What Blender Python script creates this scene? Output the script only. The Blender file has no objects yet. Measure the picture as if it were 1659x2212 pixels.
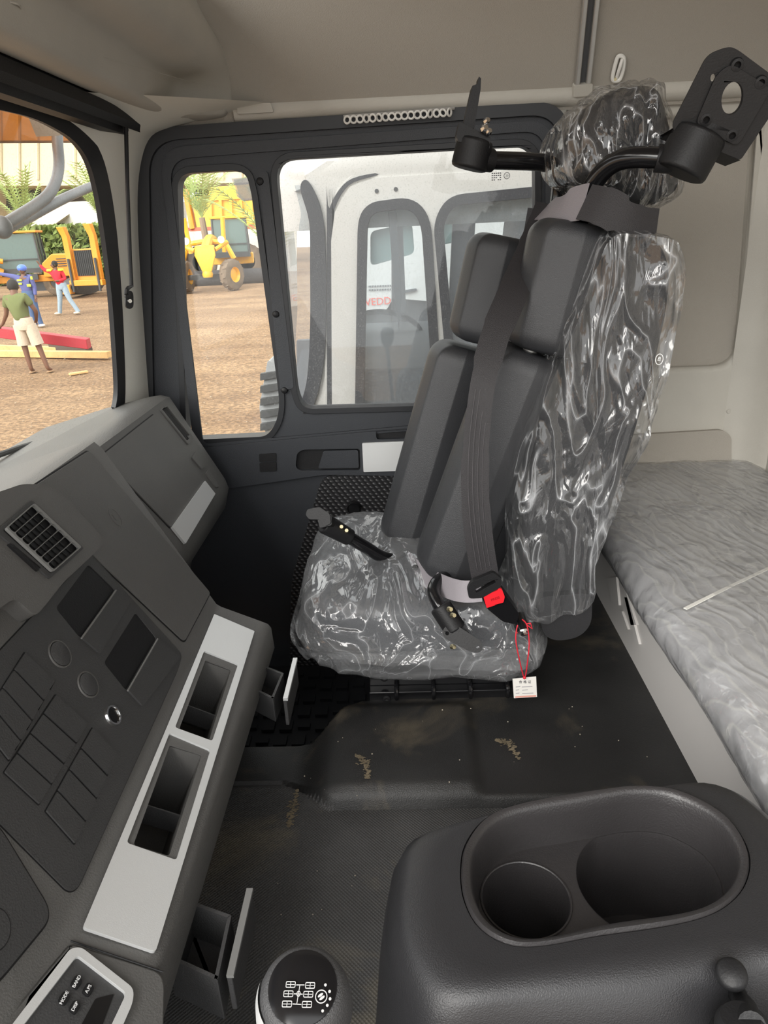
import bpy, bmesh, math, random
from mathutils import Vector, Matrix, noise
from mathutils.geometry import tessellate_polygon
random.seed(7)
V = Vector
C = bpy.context.scene.collection
# ---------------------------------------------------------------- camera (origin = eye, z up, +y across the cab, +x rearwards)
FPX, CX, CY = 1540.0, 829.5, 1106.0
_a = V((1, .045, 0)); _b = V((0, 615/FPX, -1))
_U = _a.cross(_b).normalized()
_Y = V((36/FPX, (615+.045*36)/FPX, -1)).normalized()
_X = _Y.cross(_U).normalized()
M3 = Matrix((_X, _Y, _U))
cam_d = bpy.data.cameras.new('camera'); cam = bpy.data.objects.new('camera', cam_d); C.objects.link(cam)
cam.matrix_world = M3.to_4x4()
cam_d.sensor_fit = 'VERTICAL'; cam_d.sensor_height = 36; cam_d.lens = 36*FPX/2212
cam_d.clip_start = .02; cam_d.clip_end = 500
bpy.context.scene.camera = cam
sc = bpy.context.scene
sc.view_settings.view_transform = 'Standard'; sc.view_settings.look = 'None'
sc.view_settings.gamma = 1; sc.view_settings.use_curve_mapping = False
sc.view_settings.exposure = 1.0
sc.cycles.max_bounces = 10; sc.cycles.transparent_max_bounces = 24
# bright overcast sky
w = bpy.data.worlds.new('overcast_sky'); sc.world = w; w.use_nodes = True
nt = w.node_tree; bg = nt.nodes['Background']
tc = nt.nodes.new('ShaderNodeTexCoord'); sx = nt.nodes.new('ShaderNodeSeparateXYZ'); cr = nt.nodes.new('ShaderNodeValToRGB')
nt.links.new(tc.outputs['Generated'], sx.inputs[0]); nt.links.new(sx.outputs['Z'], cr.inputs[0])
cr.color_ramp.elements[0].position = 0.0; cr.color_ramp.elements[0].color = (.86, .86, .84, 1)
cr.color_ramp.elements[1].position = .6; cr.color_ramp.elements[1].color = (1, 1, 1, 1)
nt.links.new(cr.outputs[0], bg.inputs[0]); bg.inputs[1].default_value = 1.2
sun_d = bpy.data.lights.new('fill_sun', 'SUN'); sun_d.energy = 2.6; sun_d.angle = math.radians(50); sun_d.color = (1, .97, .92)  # soft sun added under the overcast to brighten the cab interior
sun = bpy.data.objects.new('fill_sun', sun_d); C.objects.link(sun)
sun.rotation_euler = V((-.62, -1.0, .72)).to_track_quat('Z', 'Y').to_euler()

# ---------------------------------------------------------------- ray helpers: a photo pixel meets a real plane of the cab
def ray(px, py): return M3 @ V(((px-CX)/FPX, -(py-CY)/FPX, -1))
def PY(px, py, y): r = ray(px, py); return r*(y/r.y)
def PZ(px, py, z): r = ray(px, py); return r*(z/r.z)
def PX(px, py, x): r = ray(px, py); return r*(x/r.x)
class Plane:
    def __init__(s, o, n, xa):
        s.o = V(o); s.n = V(n).normalized(); xa = V(xa); s.x = (xa - s.n*xa.dot(s.n)).normalized(); s.y = s.n.cross(s.x)
    def hit(s, px, py): r = ray(px, py); return r*(s.o.dot(s.n)/r.dot(s.n))
    def l(s, px, py): p = s.hit(px, py)-s.o; return (p.dot(s.x), p.dot(s.y))
    def L(s, pts): return [s.l(*p) for p in pts]
    def w(s, u, v, d=0): return s.o + s.x*u + s.y*v + s.n*d
    def shift(s, d): return Plane(s.o+s.n*d, s.n, s.x)
def YP(y): return Plane((0, y, 0), (0, -1, 0), (1, 0, 0))

# ---------------------------------------------------------------- objects
def tag(o, label=None, cat=None, group=None, kind=None):
    if label: o['label'] = label
    if cat: o['category'] = cat
    if group: o['group'] = group
    if kind: o['kind'] = kind
    return o
def thing(name, label, cat, loc, group=None, rz=0, kind=None):
    o = bpy.data.objects.new(name, None); C.objects.link(o); o.location = loc; o.rotation_euler = (0, 0, rz)
    o.empty_display_size = .02
    return tag(o, label, cat, group, kind)
def absloc(p):
    t = V((0, 0, 0))
    while p: t += V(p.location); p = p.parent
    return t
def link(name, me, mat, parent=None, local=False, smooth=35, bevel=0, sub=0, seg=2):
    o = bpy.data.objects.new(name, me); C.objects.link(o)
    if mat: me.materials.append(mat)
    if parent:
        o.parent = parent
        if not local: me.transform(Matrix.Translation(-absloc(parent)))
    elif not local and len(me.vertices):
        xs = [v.co for v in me.vertices]
        c = V((sum(v.x for v in xs)/len(xs), sum(v.y for v in xs)/len(xs), min(v.z for v in xs)))
        me.transform(Matrix.Translation(-c)); o.location = c
    if smooth:
        for p in me.polygons: p.use_smooth = True
        me.set_sharp_from_angle(angle=math.radians(smooth))
    if bevel:
        m = o.modifiers.new('bevel', 'BEVEL'); m.width = bevel; m.segments = seg; m.limit_method = 'ANGLE'; m.angle_limit = math.radians(38); m.harden_normals = True
        for p in me.polygons: p.use_smooth = True
    if sub:
        m = o.modifiers.new('sub', 'SUBSURF'); m.levels = sub; m.render_levels = sub
    return o
def rnd(poly, r, n=5):
    out = []; N = len(poly)
    for i in range(N):
        p = V(poly[i]); a = V(poly[i-1]); b = V(poly[(i+1) % N])
        ri = r[i] if isinstance(r, (list, tuple)) else r
        la, lb = (a-p).length, (b-p).length
        ra = min(ri, la*.48); rb = min(ri, lb*.48)
        if ri <= 0: out.append(tuple(p)); continue
        s = p+(a-p).normalized()*ra; e = p+(b-p).normalized()*rb
        for k in range(n+1):
            t = k/n; out.append(tuple(s*(1-t)**2 + p*2*t*(1-t) + e*t*t))
    return out
def ell(cx, cy, rx, ry, n=28, rot=0):
    return [(cx+rx*math.cos(t)*math.cos(rot)-ry*math.sin(t)*math.sin(rot), cy+rx*math.cos(t)*math.sin(rot)+ry*math.sin(t)*math.cos(rot)) for t in [2*math.pi*k/n for k in range(n)]]
def catmull(pts, n=6, closed=False):
    P = [V(p) for p in pts]; out = []; N = len(P)
    for i in range(N if closed else N-1):
        g = (lambda k: P[k % N]) if closed else (lambda k: P[max(0, min(N-1, k))])
        p0, p1, p2, p3 = g(i-1), g(i), g(i+1), g(i+2)
        for k in range(n):
            t = k/n
            out.append(.5*((2*p1)+(p2-p0)*t+(2*p0-5*p1+4*p2-p3)*t*t+(3*p1-p0-3*p2+p3)*t**3))
    if not closed: out.append(P[-1])
    return out
class MB:
    def __init__(s): s.bm = bmesh.new()
    def raw(s, vs, fs):
        vv = [s.bm.verts.new(v) for v in vs]
        for f in fs:
            try: s.bm.faces.new([vv[i] for i in f])
            except ValueError: pass
        return s
    def prism(s, pl, outer, d0, d1, holes=()):
        rings = [list(outer)]+[list(h) for h in holes]
        flat = [p for r in rings for p in r]; n = len(flat)
        tris = tessellate_polygon([[V((p[0], p[1], 0)) for p in r] for r in rings])
        vs = [pl.w(p[0], p[1], d0) for p in flat]+[pl.w(p[0], p[1], d1) for p in flat]
        fs = [tuple(t) for t in tris]+[tuple(i+n for i in reversed(t)) for t in tris]
        k = 0
        for r in rings:
            m = len(r)
            for i in range(m): a, b = k+i, k+(i+1) % m; fs.append((a, b, b+n, a+n))
            k += m
        return s.raw(vs, fs)
    def box(s, c, size, rot=None):
        h = V(size)/2; vs = []
        for x in (-1, 1):
            for y in (-1, 1):
                for z in (-1, 1):
                    p = V((x*h.x, y*h.y, z*h.z))
                    if rot: p = rot @ p
                    vs.append(V(c)+p)
        return s.raw(vs, [(0, 1, 3, 2), (4, 6, 7, 5), (0, 4, 5, 1), (2, 3, 7, 6), (0, 2, 6, 4), (1, 5, 7, 3)])
    def loft(s, rings, closed=True, caps=(True, True)):
        n = len(rings[0]); vs = [p for r in rings for p in r]; fs = []
        for i in range(len(rings)-1):
            for j in range(n if closed else n-1):
                k = (j+1) % n; fs.append((i*n+j, i*n+k, (i+1)*n+k, (i+1)*n+j))
        if closed and caps[0]: fs.append(tuple(reversed(range(n))))
        if closed and caps[1]: fs.append(tuple(range((len(rings)-1)*n, len(rings)*n)))
        return s.raw(vs, fs)
    def tube(s, pts, r, n=10, smooth=0, closed=False):
        P = catmull(pts, smooth, closed) if smooth else [V(p) for p in pts]
        N = len(P); T = []
        for i in range(N):
            if closed: T.append((P[(i+1) % N]-P[i-1]).normalized())
            else: T.append((P[min(N-1, i+1)]-P[max(0, i-1)]).normalized())
        u = T[0].orthogonal().normalized(); rings = []
        for i in range(N):
            u = (u-T[i]*u.dot(T[i]))
            u = u.normalized() if u.length > 1e-6 else T[i].orthogonal().normalized()
            v = T[i].cross(u); ri = r[i*len(r)//N] if isinstance(r, (list, tuple)) else r
            rings.append([P[i]+(u*math.cos(a)+v*math.sin(a))*ri for a in [2*math.pi*k/n for k in range(n)]])
        if closed: rings.append(rings[0])
        return s.loft(rings, True, (not closed, not closed))
    def cyl(s, a, b, r, n=24, r2=None):
        a, b = V(a), V(b); t = (b-a).normalized(); u = t.orthogonal().normalized(); v = t.cross(u); r2 = r if r2 is None else r2
        return s.loft([[p+(u*math.cos(q)+v*math.sin(q))*rr for q in [2*math.pi*k/n for k in range(n)]] for p, rr in ((a, r), (b, r2))])
    def lathe(s, o, axis, prof, n=32):
        t = V(axis).normalized(); u = t.orthogonal().normalized(); v = t.cross(u)
        return s.loft([[V(o)+t*h+(u*math.cos(q)+v*math.sin(q))*max(r, 1e-5) for q in [2*math.pi*k/n for k in range(n)]] for r, h in prof])
    def ball(s, c, r, n=14, sc3=(1, 1, 1)):
        rings = []
        for i in range(n+1):
            th = math.pi*i/n
            rings.append([V(c)+V((r*sc3[0]*max(math.sin(th), 1e-3)*math.cos(q), r*sc3[1]*max(math.sin(th), 1e-3)*math.sin(q), r*sc3[2]*math.cos(th))) for q in [2*math.pi*k/(2*n) for k in range(2*n)]])
        return s.loft(rings)
    def strap(s, pts, nrm, w, t, smooth=0):
        P = catmull(pts, smooth) if smooth else [V(p) for p in pts]; rings = []
        for i, p in enumerate(P):
            d = (P[min(len(P)-1, i+1)]-P[max(0, i-1)]).normalized(); nn = nrm[i*len(nrm)//len(P)] if isinstance(nrm, list) else V(nrm)
            sd = d.cross(nn).normalized(); nn = sd.cross(d).normalized(); ww = w[min(len(w)-1, i*len(w)//len(P))] if isinstance(w, list) else w
            rings.append([p+sd*ww/2+nn*t/2, p-sd*ww/2+nn*t/2, p-sd*ww/2-nn*t/2, p+sd*ww/2-nn*t/2])
        return s.loft(rings)
    def build(s, name, mat, parent=None, **k):
        bmesh.ops.recalc_face_normals(s.bm, faces=s.bm.faces)
        me = bpy.data.meshes.new(name); s.bm.to_mesh(me); s.bm.free()
        return link(name, me, mat, parent, **k)
def plate(name, pl, outer, d0, d1, mat, parent=None, holes=(), **k):
    return MB().prism(pl, outer, d0, d1, holes).build(name, mat, parent, **k)
def copy_tree(o, parent=None):
    c = o.copy(); C.objects.link(c)
    if parent: c.parent = parent
    for ch in list(o.children): copy_tree(ch, c)
    return c
def text(name, s, pl, u, v, size, mat, parent, rot=0, d=.0006, flip=False, align='CENTER', ext=.0003):
    cu = bpy.data.curves.new(name, 'FONT'); cu.body = s; cu.size = size; cu.align_x = align; cu.align_y = 'CENTER'; cu.extrude = ext; cu.resolution_u = 3
    t = bpy.data.objects.new(name, cu); C.objects.link(t)
    bpy.context.view_layer.update()
    me = bpy.data.meshes.new_from_object(t.evaluated_get(bpy.context.evaluated_depsgraph_get()))
    bpy.data.objects.remove(t); bpy.data.curves.remove(cu); me.materials.clear()
    cr_, sr = math.cos(rot), math.sin(rot); f = -1 if flip else 1
    for q in me.vertices:
        x, y = q.co.x*f, q.co.y; a = u+x*cr_-y*sr; b = v+x*sr+y*cr_; q.co = pl.w(a, b, d+q.co.z)
    return link(name, me, mat, parent, smooth=0)

# ---------------------------------------------------------------- materials
def mat(name, col, rough=.5, metal=0, bump=0, bscale=200, var=0, vscale=6, spec=.5, coat=0, dust=None, dscale=5):
    m = bpy.data.materials.new(name); m.use_nodes = True; n = m.node_tree; b = n.nodes['Principled BSDF']
    b.inputs['Base Color'].default_value = (*col, 1); b.inputs['Roughness'].default_value = rough; b.inputs['Metallic'].default_value = metal
    b.inputs['Specular IOR Level'].default_value = spec; b.inputs['Coat Weight'].default_value = coat
    t = n.nodes.new('ShaderNodeTexCoord')
    if var or dust:
        nz = n.nodes.new('ShaderNodeTexNoise'); nz.inputs['Scale'].default_value = vscale; nz.inputs['Detail'].default_value = 6
        n.links.new(t.outputs['Object'], nz.inputs[0])
        r = n.nodes.new('ShaderNodeValToRGB'); r.color_ramp.elements[0].position = .3; r.color_ramp.elements[1].position = .7
        r.color_ramp.elements[0].color = (*[c*(1-var) for c in col], 1); r.color_ramp.elements[1].color = (*[min(1, c*(1+var)) for c in col], 1)
        n.links.new(nz.outputs[0], r.inputs[0]); out = r.outputs[0]
        if dust:
            z2 = n.nodes.new('ShaderNodeTexNoise'); z2.inputs['Scale'].default_value = dscale; z2.inputs['Detail'].default_value = 9; z2.inputs['Roughness'].default_value = .65; z2.inputs['Distortion'].default_value = .6
            n.links.new(t.outputs['Object'], z2.inputs[0])
            r2 = n.nodes.new('ShaderNodeValToRGB'); r2.color_ramp.elements[0].position = .52; r2.color_ramp.elements[1].position = .72
            r2.color_ramp.elements[0].color = (0, 0, 0, 1); r2.color_ramp.elements[1].color = (.75, .75, .75, 1); n.links.new(z2.outputs[0], r2.inputs[0])
            mx = n.nodes.new('ShaderNodeMixRGB'); mx.inputs[2].default_value = (*dust, 1); n.links.new(r2.outputs[0], mx.inputs[0]); n.links.new(out, mx.inputs[1]); out = mx.outputs[0]
        n.links.new(out, b.inputs['Base Color'])
    if bump:
        z = n.nodes.new('ShaderNodeTexNoise'); z.inputs['Scale'].default_value = bscale; z.inputs['Detail'].default_value = 3
        n.links.new(t.outputs['Object'], z.inputs[0]); bp = n.nodes.new('ShaderNodeBump'); bp.inputs['Strength'].default_value = bump; bp.inputs['Distance'].default_value = .002
        n.links.new(z.outputs[0], bp.inputs['Height']); n.links.new(bp.outputs[0], b.inputs['Normal'])
    return m
def glass(name, tint=(1, 1, 1), haze=.05, specks=.25, col=(.75, .75, .72), gl=.9):
    m = bpy.data.materials.new(name); m.use_nodes = True; n = m.node_tree; n.nodes.clear()
    o = n.nodes.new('ShaderNodeOutputMaterial'); tr = n.nodes.new('ShaderNodeBsdfTransparent'); tr.inputs[0].default_value = (*tint, 1)
    gs = n.nodes.new('ShaderNodeBsdfGlossy'); gs.inputs['Roughness'].default_value = .02; df = n.nodes.new('ShaderNodeBsdfDiffuse'); df.inputs[0].default_value = (*col, 1)
    fr = n.nodes.new('ShaderNodeLayerWeight'); fr.inputs[0].default_value = .5; pw = n.nodes.new('ShaderNodeMath'); pw.operation = 'POWER'; pw.inputs[1].default_value = 5
    mu = n.nodes.new('ShaderNodeMath'); mu.operation = 'MULTIPLY_ADD'; mu.inputs[1].default_value = gl*.8; mu.inputs[2].default_value = .03; n.links.new(fr.outputs['Facing'], pw.inputs[0]); n.links.new(pw.outputs[0], mu.inputs[0]); m1 = n.nodes.new('ShaderNodeMixShader'); n.links.new(mu.outputs[0], m1.inputs[0]); n.links.new(tr.outputs[0], m1.inputs[1]); n.links.new(gs.outputs[0], m1.inputs[2])
    t = n.nodes.new('ShaderNodeTexCoord'); z = n.nodes.new('ShaderNodeTexNoise'); z.inputs['Scale'].default_value = 260; z.inputs['Detail'].default_value = 2; n.links.new(t.outputs['Object'], z.inputs[0])
    r = n.nodes.new('ShaderNodeValToRGB'); r.color_ramp.elements[0].position = .58; r.color_ramp.elements[0].color = (haze, haze, haze, 1); r.color_ramp.elements[1].position = .7; r.color_ramp.elements[1].color = (specks, specks, specks, 1)
    n.links.new(z.outputs[0], r.inputs[0]); m2 = n.nodes.new('ShaderNodeMixShader'); n.links.new(r.outputs[0], m2.inputs[0]); n.links.new(m1.outputs[0], m2.inputs[1]); n.links.new(df.outputs[0], m2.inputs[2]); n.links.new(m2.outputs[0], o.inputs[0])
    return m
def film(name, sc_=(7, 7, 2), rot=(0, .4, 0), white=.10, gl=1.0, cre=.35, bs=1.0):
    """thin creased polythene: transparent sheet, sharp glints, milky folds with white glints painted in"""
    m = bpy.data.materials.new(name); m.use_nodes = True; n = m.node_tree; n.nodes.clear()
    N = n.nodes.new; Lk = n.links.new
    o = N('ShaderNodeOutputMaterial'); tr = N('ShaderNodeBsdfTransparent'); tr.inputs[0].default_value = (.97, .97, .97, 1)
    gs = N('ShaderNodeBsdfGlossy'); gs.inputs['Roughness'].default_value = .13; df = N('ShaderNodeBsdfDiffuse'); df.inputs[0].default_value = (.85, .87, .9, 1)
    gs.inputs['Roughness'].default_value = .10
    t = N('ShaderNodeTexCoord'); mp = N('ShaderNodeMapping'); mp.inputs['Scale'].default_value = sc_; mp.inputs['Rotation'].default_value = rot; Lk(t.outputs['Object'], mp.inputs[0])
    def nz(scale, det, dist):
        z = N('ShaderNodeTexNoise'); z.inputs['Scale'].default_value = scale; z.inputs['Detail'].default_value = det; z.inputs['Distortion'].default_value = dist; z.inputs['Roughness'].default_value = .5; Lk(mp.outputs[0], z.inputs[0]); return z
    def M2(op, a, b=None, c=None, clamp=False):
        q = N('ShaderNodeMath'); q.operation = op; q.use_clamp = clamp
        for i_, v_ in enumerate((a, b, c)):
            if v_ is None: continue
            if isinstance(v_, (int, float)): q.inputs[i_].default_value = v_
            else: Lk(v_, q.inputs[i_])
        return q.outputs[0]
    z = nz(1.5, 2.2, 1.0); z2 = nz(5.0, 2, .4)
    def ridge(o_): return M2('SUBTRACT', 1.0, M2('MULTIPLY', M2('ABSOLUTE', M2('SUBTRACT', o_, .5)), 3.0))
    r1 = ridge(z.outputs[0]); r2 = ridge(z2.outputs[0]); h = M2('ADD', M2('MULTIPLY', r1, .9), M2('MULTIPLY', r2, .10))
    bp = N('ShaderNodeBump'); bp.inputs['Strength'].default_value = bs; bp.inputs['Distance'].default_value = .03; Lk(h, bp.inputs['Height']); Lk(bp.outputs[0], gs.inputs['Normal'])
    fr = N('ShaderNodeLayerWeight'); fr.inputs[0].default_value = .5; Lk(bp.outputs[0], fr.inputs['Normal'])
    fac = M2('MULTIPLY_ADD', M2('POWER', fr.outputs['Facing'], 3.0), gl*.75, .10, True)
    m1 = N('ShaderNodeMixShader'); Lk(fac, m1.inputs[0]); Lk(tr.outputs[0], m1.inputs[1]); Lk(gs.outputs[0], m1.inputs[2])
    cr1 = M2('POWER', M2('MAXIMUM', r1, 0.0), 40.0); milky = M2('MULTIPLY_ADD', cr1, cre, white, True)  # diffuse white: milky sheet plus glints painted along the folds
    m2 = N('ShaderNodeMixShader'); Lk(milky, m2.inputs[0]); Lk(m1.outputs[0], m2.inputs[1]); Lk(df.outputs[0], m2.inputs[2]); Lk(m2.outputs[0], o.inputs[0])
    return m
M = dict(
 dash=mat('dash_plastic', (.108, .106, .102), .46, 0, .35, 500, .12, 4),
 dashd=mat('dash_dark_plastic', (.050, .050, .051), .5, 0, .35, 500, .1, 4),
 door=mat('door_dark_trim', (.028, .031, .037), .5, 0, .3, 500),
 black=mat('black_plastic', (.010, .010, .011), .5, 0, .2, 400, spec=.35),
 gloss=mat('gloss_black_steel', (.008, .008, .009), .16, 0),
 rubber=mat('black_rubber_seal', (.014, .015, .018), .45),
 silver=mat('silver_trim', (.72, .73, .73), .36, .35, .1, 900),
 chrome=mat('chrome', (.8, .8, .8), .15, 1),
 zinc=mat('yellow_zinc', (.7, .62, .4), .3, 1),
 steel=mat('rail_metal', (.45, .44, .42), .35, .7),
 beige=mat('grey_beige_headliner', (.34, .315, .275), .9, 0, .5, 700),
 trim=mat('grey_beige_plastic', (.44, .42, .375), .6, 0, .2, 400, .06, 5),
 pillar=mat('pillar_plastic', (.72, .71, .65), .6, 0, .2, 400, .05, 4),
 floor=mat('floor_vinyl', (.019, .019, .019), .45, 0, .4, 600, .25, 9, dust=(.12, .1, .07), dscale=4.5),
 mirror=mat('mirror_housing', (.030, .031, .034), .36, 0, .35, 900, .1, 6),
 belt=mat('seat_belt_webbing', (.026, .024, .026), .55, 0, .5, 900),
 beltl=mat('grey_webbing', (.27, .25, .27), .5, 0, .5, 900),
 red=mat('red_button', (.75, .02, .03), .3),
 seat=mat('seat_black_cloth', (.018, .018, .02), .7, 0, .6, 900),
 seatv=mat('seat_blue_black_vinyl', (.02, .023, .03), .45, 0, .3, 500),
 paper=mat('paper', (.8, .78, .74), .8), ink=mat('ink', (.05, .05, .06), .7),
 string=mat('red_string', (.7, .02, .04), .5),
 whitep=mat('white_plastic', (.75, .74, .7), .4),
 markw=mat('white_print', (.8, .8, .8), .5),
 basew=mat('light_grey_panel', (.72, .70, .68), .5, 0, .1, 300),
 console=mat('console_leather_grain', (.022, .022, .024), .36, 0, .28, 800, .08, 5),
 glass=glass('window_glass', (.98, .99, .98), .015, .12),
 dusty=glass('dusty_window_glass', (.95, .965, .97), .04, .16),
 ndusty=glass('very_dusty_window_glass', (.84, .88, .90), .13, .22, (.6, .63, .68), .8),
 amber=glass('amber_visor', (.62, .38, .17), .12, .12, (.5, .3, .12), .5),
 white=mat('white_truck_paint', (.62, .61, .58), .3, 0, 0, 1, .04, 2, coat=.3),
 nrub=mat('truck_window_rubber', (.035, .037, .045), .6, 0, .3, 300),
 smoke=glass('smoked_visor', (.45, .45, .46), .25, .3, (.4, .4, .42), .6),
 yellow=mat('machine_yellow', (.80, .42, .02), .4, 0, 0, 1, .08, 1),
 orange=mat('machine_orange', (.72, .30, .03), .4, 0, 0, 1, .08, 1),
 tyre=mat('muddy_tyre', (.16, .12, .085), .9, 0, .5, 12, .35, 3),
 mgrey=mat('machine_dark_grey', (.06, .062, .065), .5),
 cglass=mat('cab_glass', (.12, .17, .16), .08, 0),
)
def nodes_mat(name, col, rough):
    m = mat(name, col, rough); return m, m.node_tree, m.node_tree.nodes['Principled BSDF']
# twill-woven door pocket
m, n, b = nodes_mat('woven_carbon_cloth', (.03, .03, .032), .35)
t = n.nodes.new('ShaderNodeTexCoord'); mp = n.nodes.new('ShaderNodeMapping'); mp.inputs['Rotation'].default_value = (0, .62, 0); n.links.new(t.outputs['Object'], mp.inputs[0])
wv = n.nodes.new('ShaderNodeTexWave'); wv.inputs['Scale'].default_value = 26; wv.bands_direction = 'X'; n.links.new(mp.outputs[0], wv.inputs[0])
w2 = n.nodes.new('ShaderNodeTexWave'); w2.inputs['Scale'].default_value = 34; w2.bands_direction = 'Z'; w2.inputs['Distortion'].default_value = 2; n.links.new(t.outputs['Object'], w2.inputs[0])
mx = n.nodes.new('ShaderNodeMixRGB'); mx.blend_type = 'MULTIPLY'; mx.inputs[0].default_value = .6; n.links.new(wv.outputs[0], mx.inputs[1]); n.links.new(w2.outputs[0], mx.inputs[2])
bp = n.nodes.new('ShaderNodeBump'); bp.inputs['Distance'].default_value = .004; n.links.new(mx.outputs[0], bp.inputs['Height']); n.links.new(bp.outputs[0], b.inputs['Normal'])
r = n.nodes.new('ShaderNodeValToRGB'); r.color_ramp.elements[0].color = (.012, .012, .013, 1); r.color_ramp.elements[1].color = (.075, .075, .08, 1); n.links.new(mx.outputs[0], r.inputs[0]); n.links.new(r.outputs[0], b.inputs['Base Color'])
M['woven'] = m
# ribbed rubber tunnel mat
m = mat('ribbed_floor_mat', (.05, .05, .05), .62, 0, 0, 1, .3, 7, dust=(.15, .13, .09), dscale=5)
n = m.node_tree; b = n.nodes['Principled BSDF']; t = n.nodes.new('ShaderNodeTexCoord'); ck = n.nodes.new('ShaderNodeTexVoronoi'); ck.inputs['Scale'].default_value = 260; ck.inputs['Randomness'].default_value = .0
mp = n.nodes.new('ShaderNodeMapping'); mp.inputs['Rotation'].default_value = (0, 0, .785); n.links.new(t.outputs['Object'], mp.inputs[0]); n.links.new(mp.outputs[0], ck.inputs[0])
bp = n.nodes.new('ShaderNodeBump'); bp.inputs['Strength'].default_value = .9; bp.inputs['Distance'].default_value = .0015; n.links.new(ck.outputs[0], bp.inputs['Height']); n.links.new(bp.outputs[0], b.inputs['Normal'])
M['rib'] = m
# bunk cover under polythene: grey with pale wandering veins
m = mat('bunk_vinyl', (.3, .3, .31), .42, 0)
n = m.node_tree; b = n.nodes['Principled BSDF']; t = n.nodes.new('ShaderNodeTexCoord'); mp = n.nodes.new('ShaderNodeMapping'); mp.inputs['Scale'].default_value = (1, .55, 1); mp.inputs['Rotation'].default_value = (0, 0, -.35); n.links.new(t.outputs['Object'], mp.inputs[0])
wv = n.nodes.new('ShaderNodeTexWave'); wv.bands_direction = 'X'; wv.inputs['Scale'].default_value = 16; wv.inputs['Distortion'].default_value = 12; wv.inputs['Detail'].default_value = 2; wv.inputs['Detail Scale'].default_value = .9; n.links.new(mp.outputs[0], wv.inputs[0])
r = n.nodes.new('ShaderNodeValToRGB'); r.color_ramp.elements[0].position = .86; r.color_ramp.elements[0].color = (.42, .42, .43, 1); r.color_ramp.elements[1].position = 1; r.color_ramp.elements[1].color = (.50, .50, .49, 1); n.links.new(wv.outputs[0], r.inputs[0]); n.links.new(r.outputs[0], b.inputs['Base Color'])
bp = n.nodes.new('ShaderNodeBump'); bp.inputs['Strength'].default_value = .5; bp.inputs['Distance'].default_value = .003; n.links.new(wv.outputs[0], bp.inputs['Height']); n.links.new(bp.outputs[0], b.inputs['Normal'])
M['bunk'] = m
# muddy yard
m = mat('yard_earth', (.46, .30, .17), .9, 0); n = m.node_tree; b = n.nodes['Principled BSDF']; t = n.nodes.new('ShaderNodeTexCoord')
z = n.nodes.new('ShaderNodeTexNoise'); z.inputs['Scale'].default_value = .35; z.inputs['Detail'].default_value = 8; z.inputs['Roughness'].default_value = .7; n.links.new(t.outputs['Object'], z.inputs[0])
z2 = n.nodes.new('ShaderNodeTexNoise'); z2.inputs['Scale'].default_value = 16; z2.inputs['Detail'].default_value = 6; n.links.new(t.outputs['Object'], z2.inputs[0])
z3 = n.nodes.new('ShaderNodeTexNoise'); z3.inputs['Scale'].default_value = .5; z3.inputs['Detail'].default_value = 5; mp = n.nodes.new('ShaderNodeMapping'); mp.inputs['Scale'].default_value = (.35, 1.6, 1); n.links.new(t.outputs['Object'], mp.inputs[0]); n.links.new(mp.outputs[0], z3.inputs[0])
r = n.nodes.new('ShaderNodeValToRGB'); r.color_ramp.elements[0].position = .35; r.color_ramp.elements[0].color = (.19, .11, .056, 1); r.color_ramp.elements[1].position = .65; r.color_ramp.elements[1].color = (.40, .265, .145, 1)
ad = n.nodes.new('ShaderNodeMixRGB'); ad.inputs[0].default_value = .5; n.links.new(z.outputs[0], ad.inputs[1]); n.links.new(z3.outputs[0], ad.inputs[2]); n.links.new(ad.outputs[0], r.inputs[0])
r2 = n.nodes.new('ShaderNodeValToRGB'); r2.color_ramp.elements[0].position = .38; r2.color_ramp.elements[0].color = (.6, .57, .55, 1); r2.color_ramp.elements[1].position = .66; r2.color_ramp.elements[1].color = (1.25, 1.22, 1.2, 1); n.links.new(z2.outputs[0], r2.inputs[0])
mx = n.nodes.new('ShaderNodeMixRGB'); mx.blend_type = 'MULTIPLY'; mx.inputs[0].default_value = 1; n.links.new(r.outputs[0], mx.inputs[1]); n.links.new(r2.outputs[0], mx.inputs[2]); n.links.new(mx.outputs[0], b.inputs['Base Color'])
bp = n.nodes.new('ShaderNodeBump'); bp.inputs['Distance'].default_value = .05; n.links.new(z2.outputs[0], bp.inputs['Height']); n.links.new(bp.outputs[0], b.inputs['Normal'])
M['earth'] = m

# ================================================================ SETTING OF THE CAB
def struct(o, label): return tag(o, label, None, None, 'structure')
D = 1.75
DP = YP(D)
# --- A pillar and header between windscreen frame and door frame
WP = Plane((-.607, 1.62, .016), V((-.058, 0, -.348)).cross(V((-.035, -.32, .184))), (0, 1, 0))
if WP.n.x < 0: WP.n = -WP.n; WP.y = WP.n.cross(WP.x)
wsL = [(-120, 185), (0, 208), (60, 224), (120, 250), (170, 288), (203, 335), (222, 400), (238, 500), (250, 620), (258, 740), (262, 850), (250, 905)]
doR = [(600, 222), (520, 240), (480, 250), (430, 262), (380, 274), (335, 292), (312, 340), (302, 420), (306, 560), (316, 700), (328, 860), (340, 930)]
wsL = catmull([V(q) for q in wsL], 4); doR = catmull([V(q) for q in doR], 4)
rings = []
for (a, b_) in zip(wsL, doR):
    p = WP.shift(.002).hit(*a); q = DP.shift(-.006).hit(*b_); rings.append((p, q))
up = [(V((-.62, .2, .24)), V((-.45, 1.72, .30)))]
g = []
for p, q in rings:
    mid = (p+q)/2 + V((.012, -.012, 0))
    g.append([p*(1-t)**2+mid*2*t*(1-t)+q*t*t for t in [k/6 for k in range(7)]])
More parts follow.
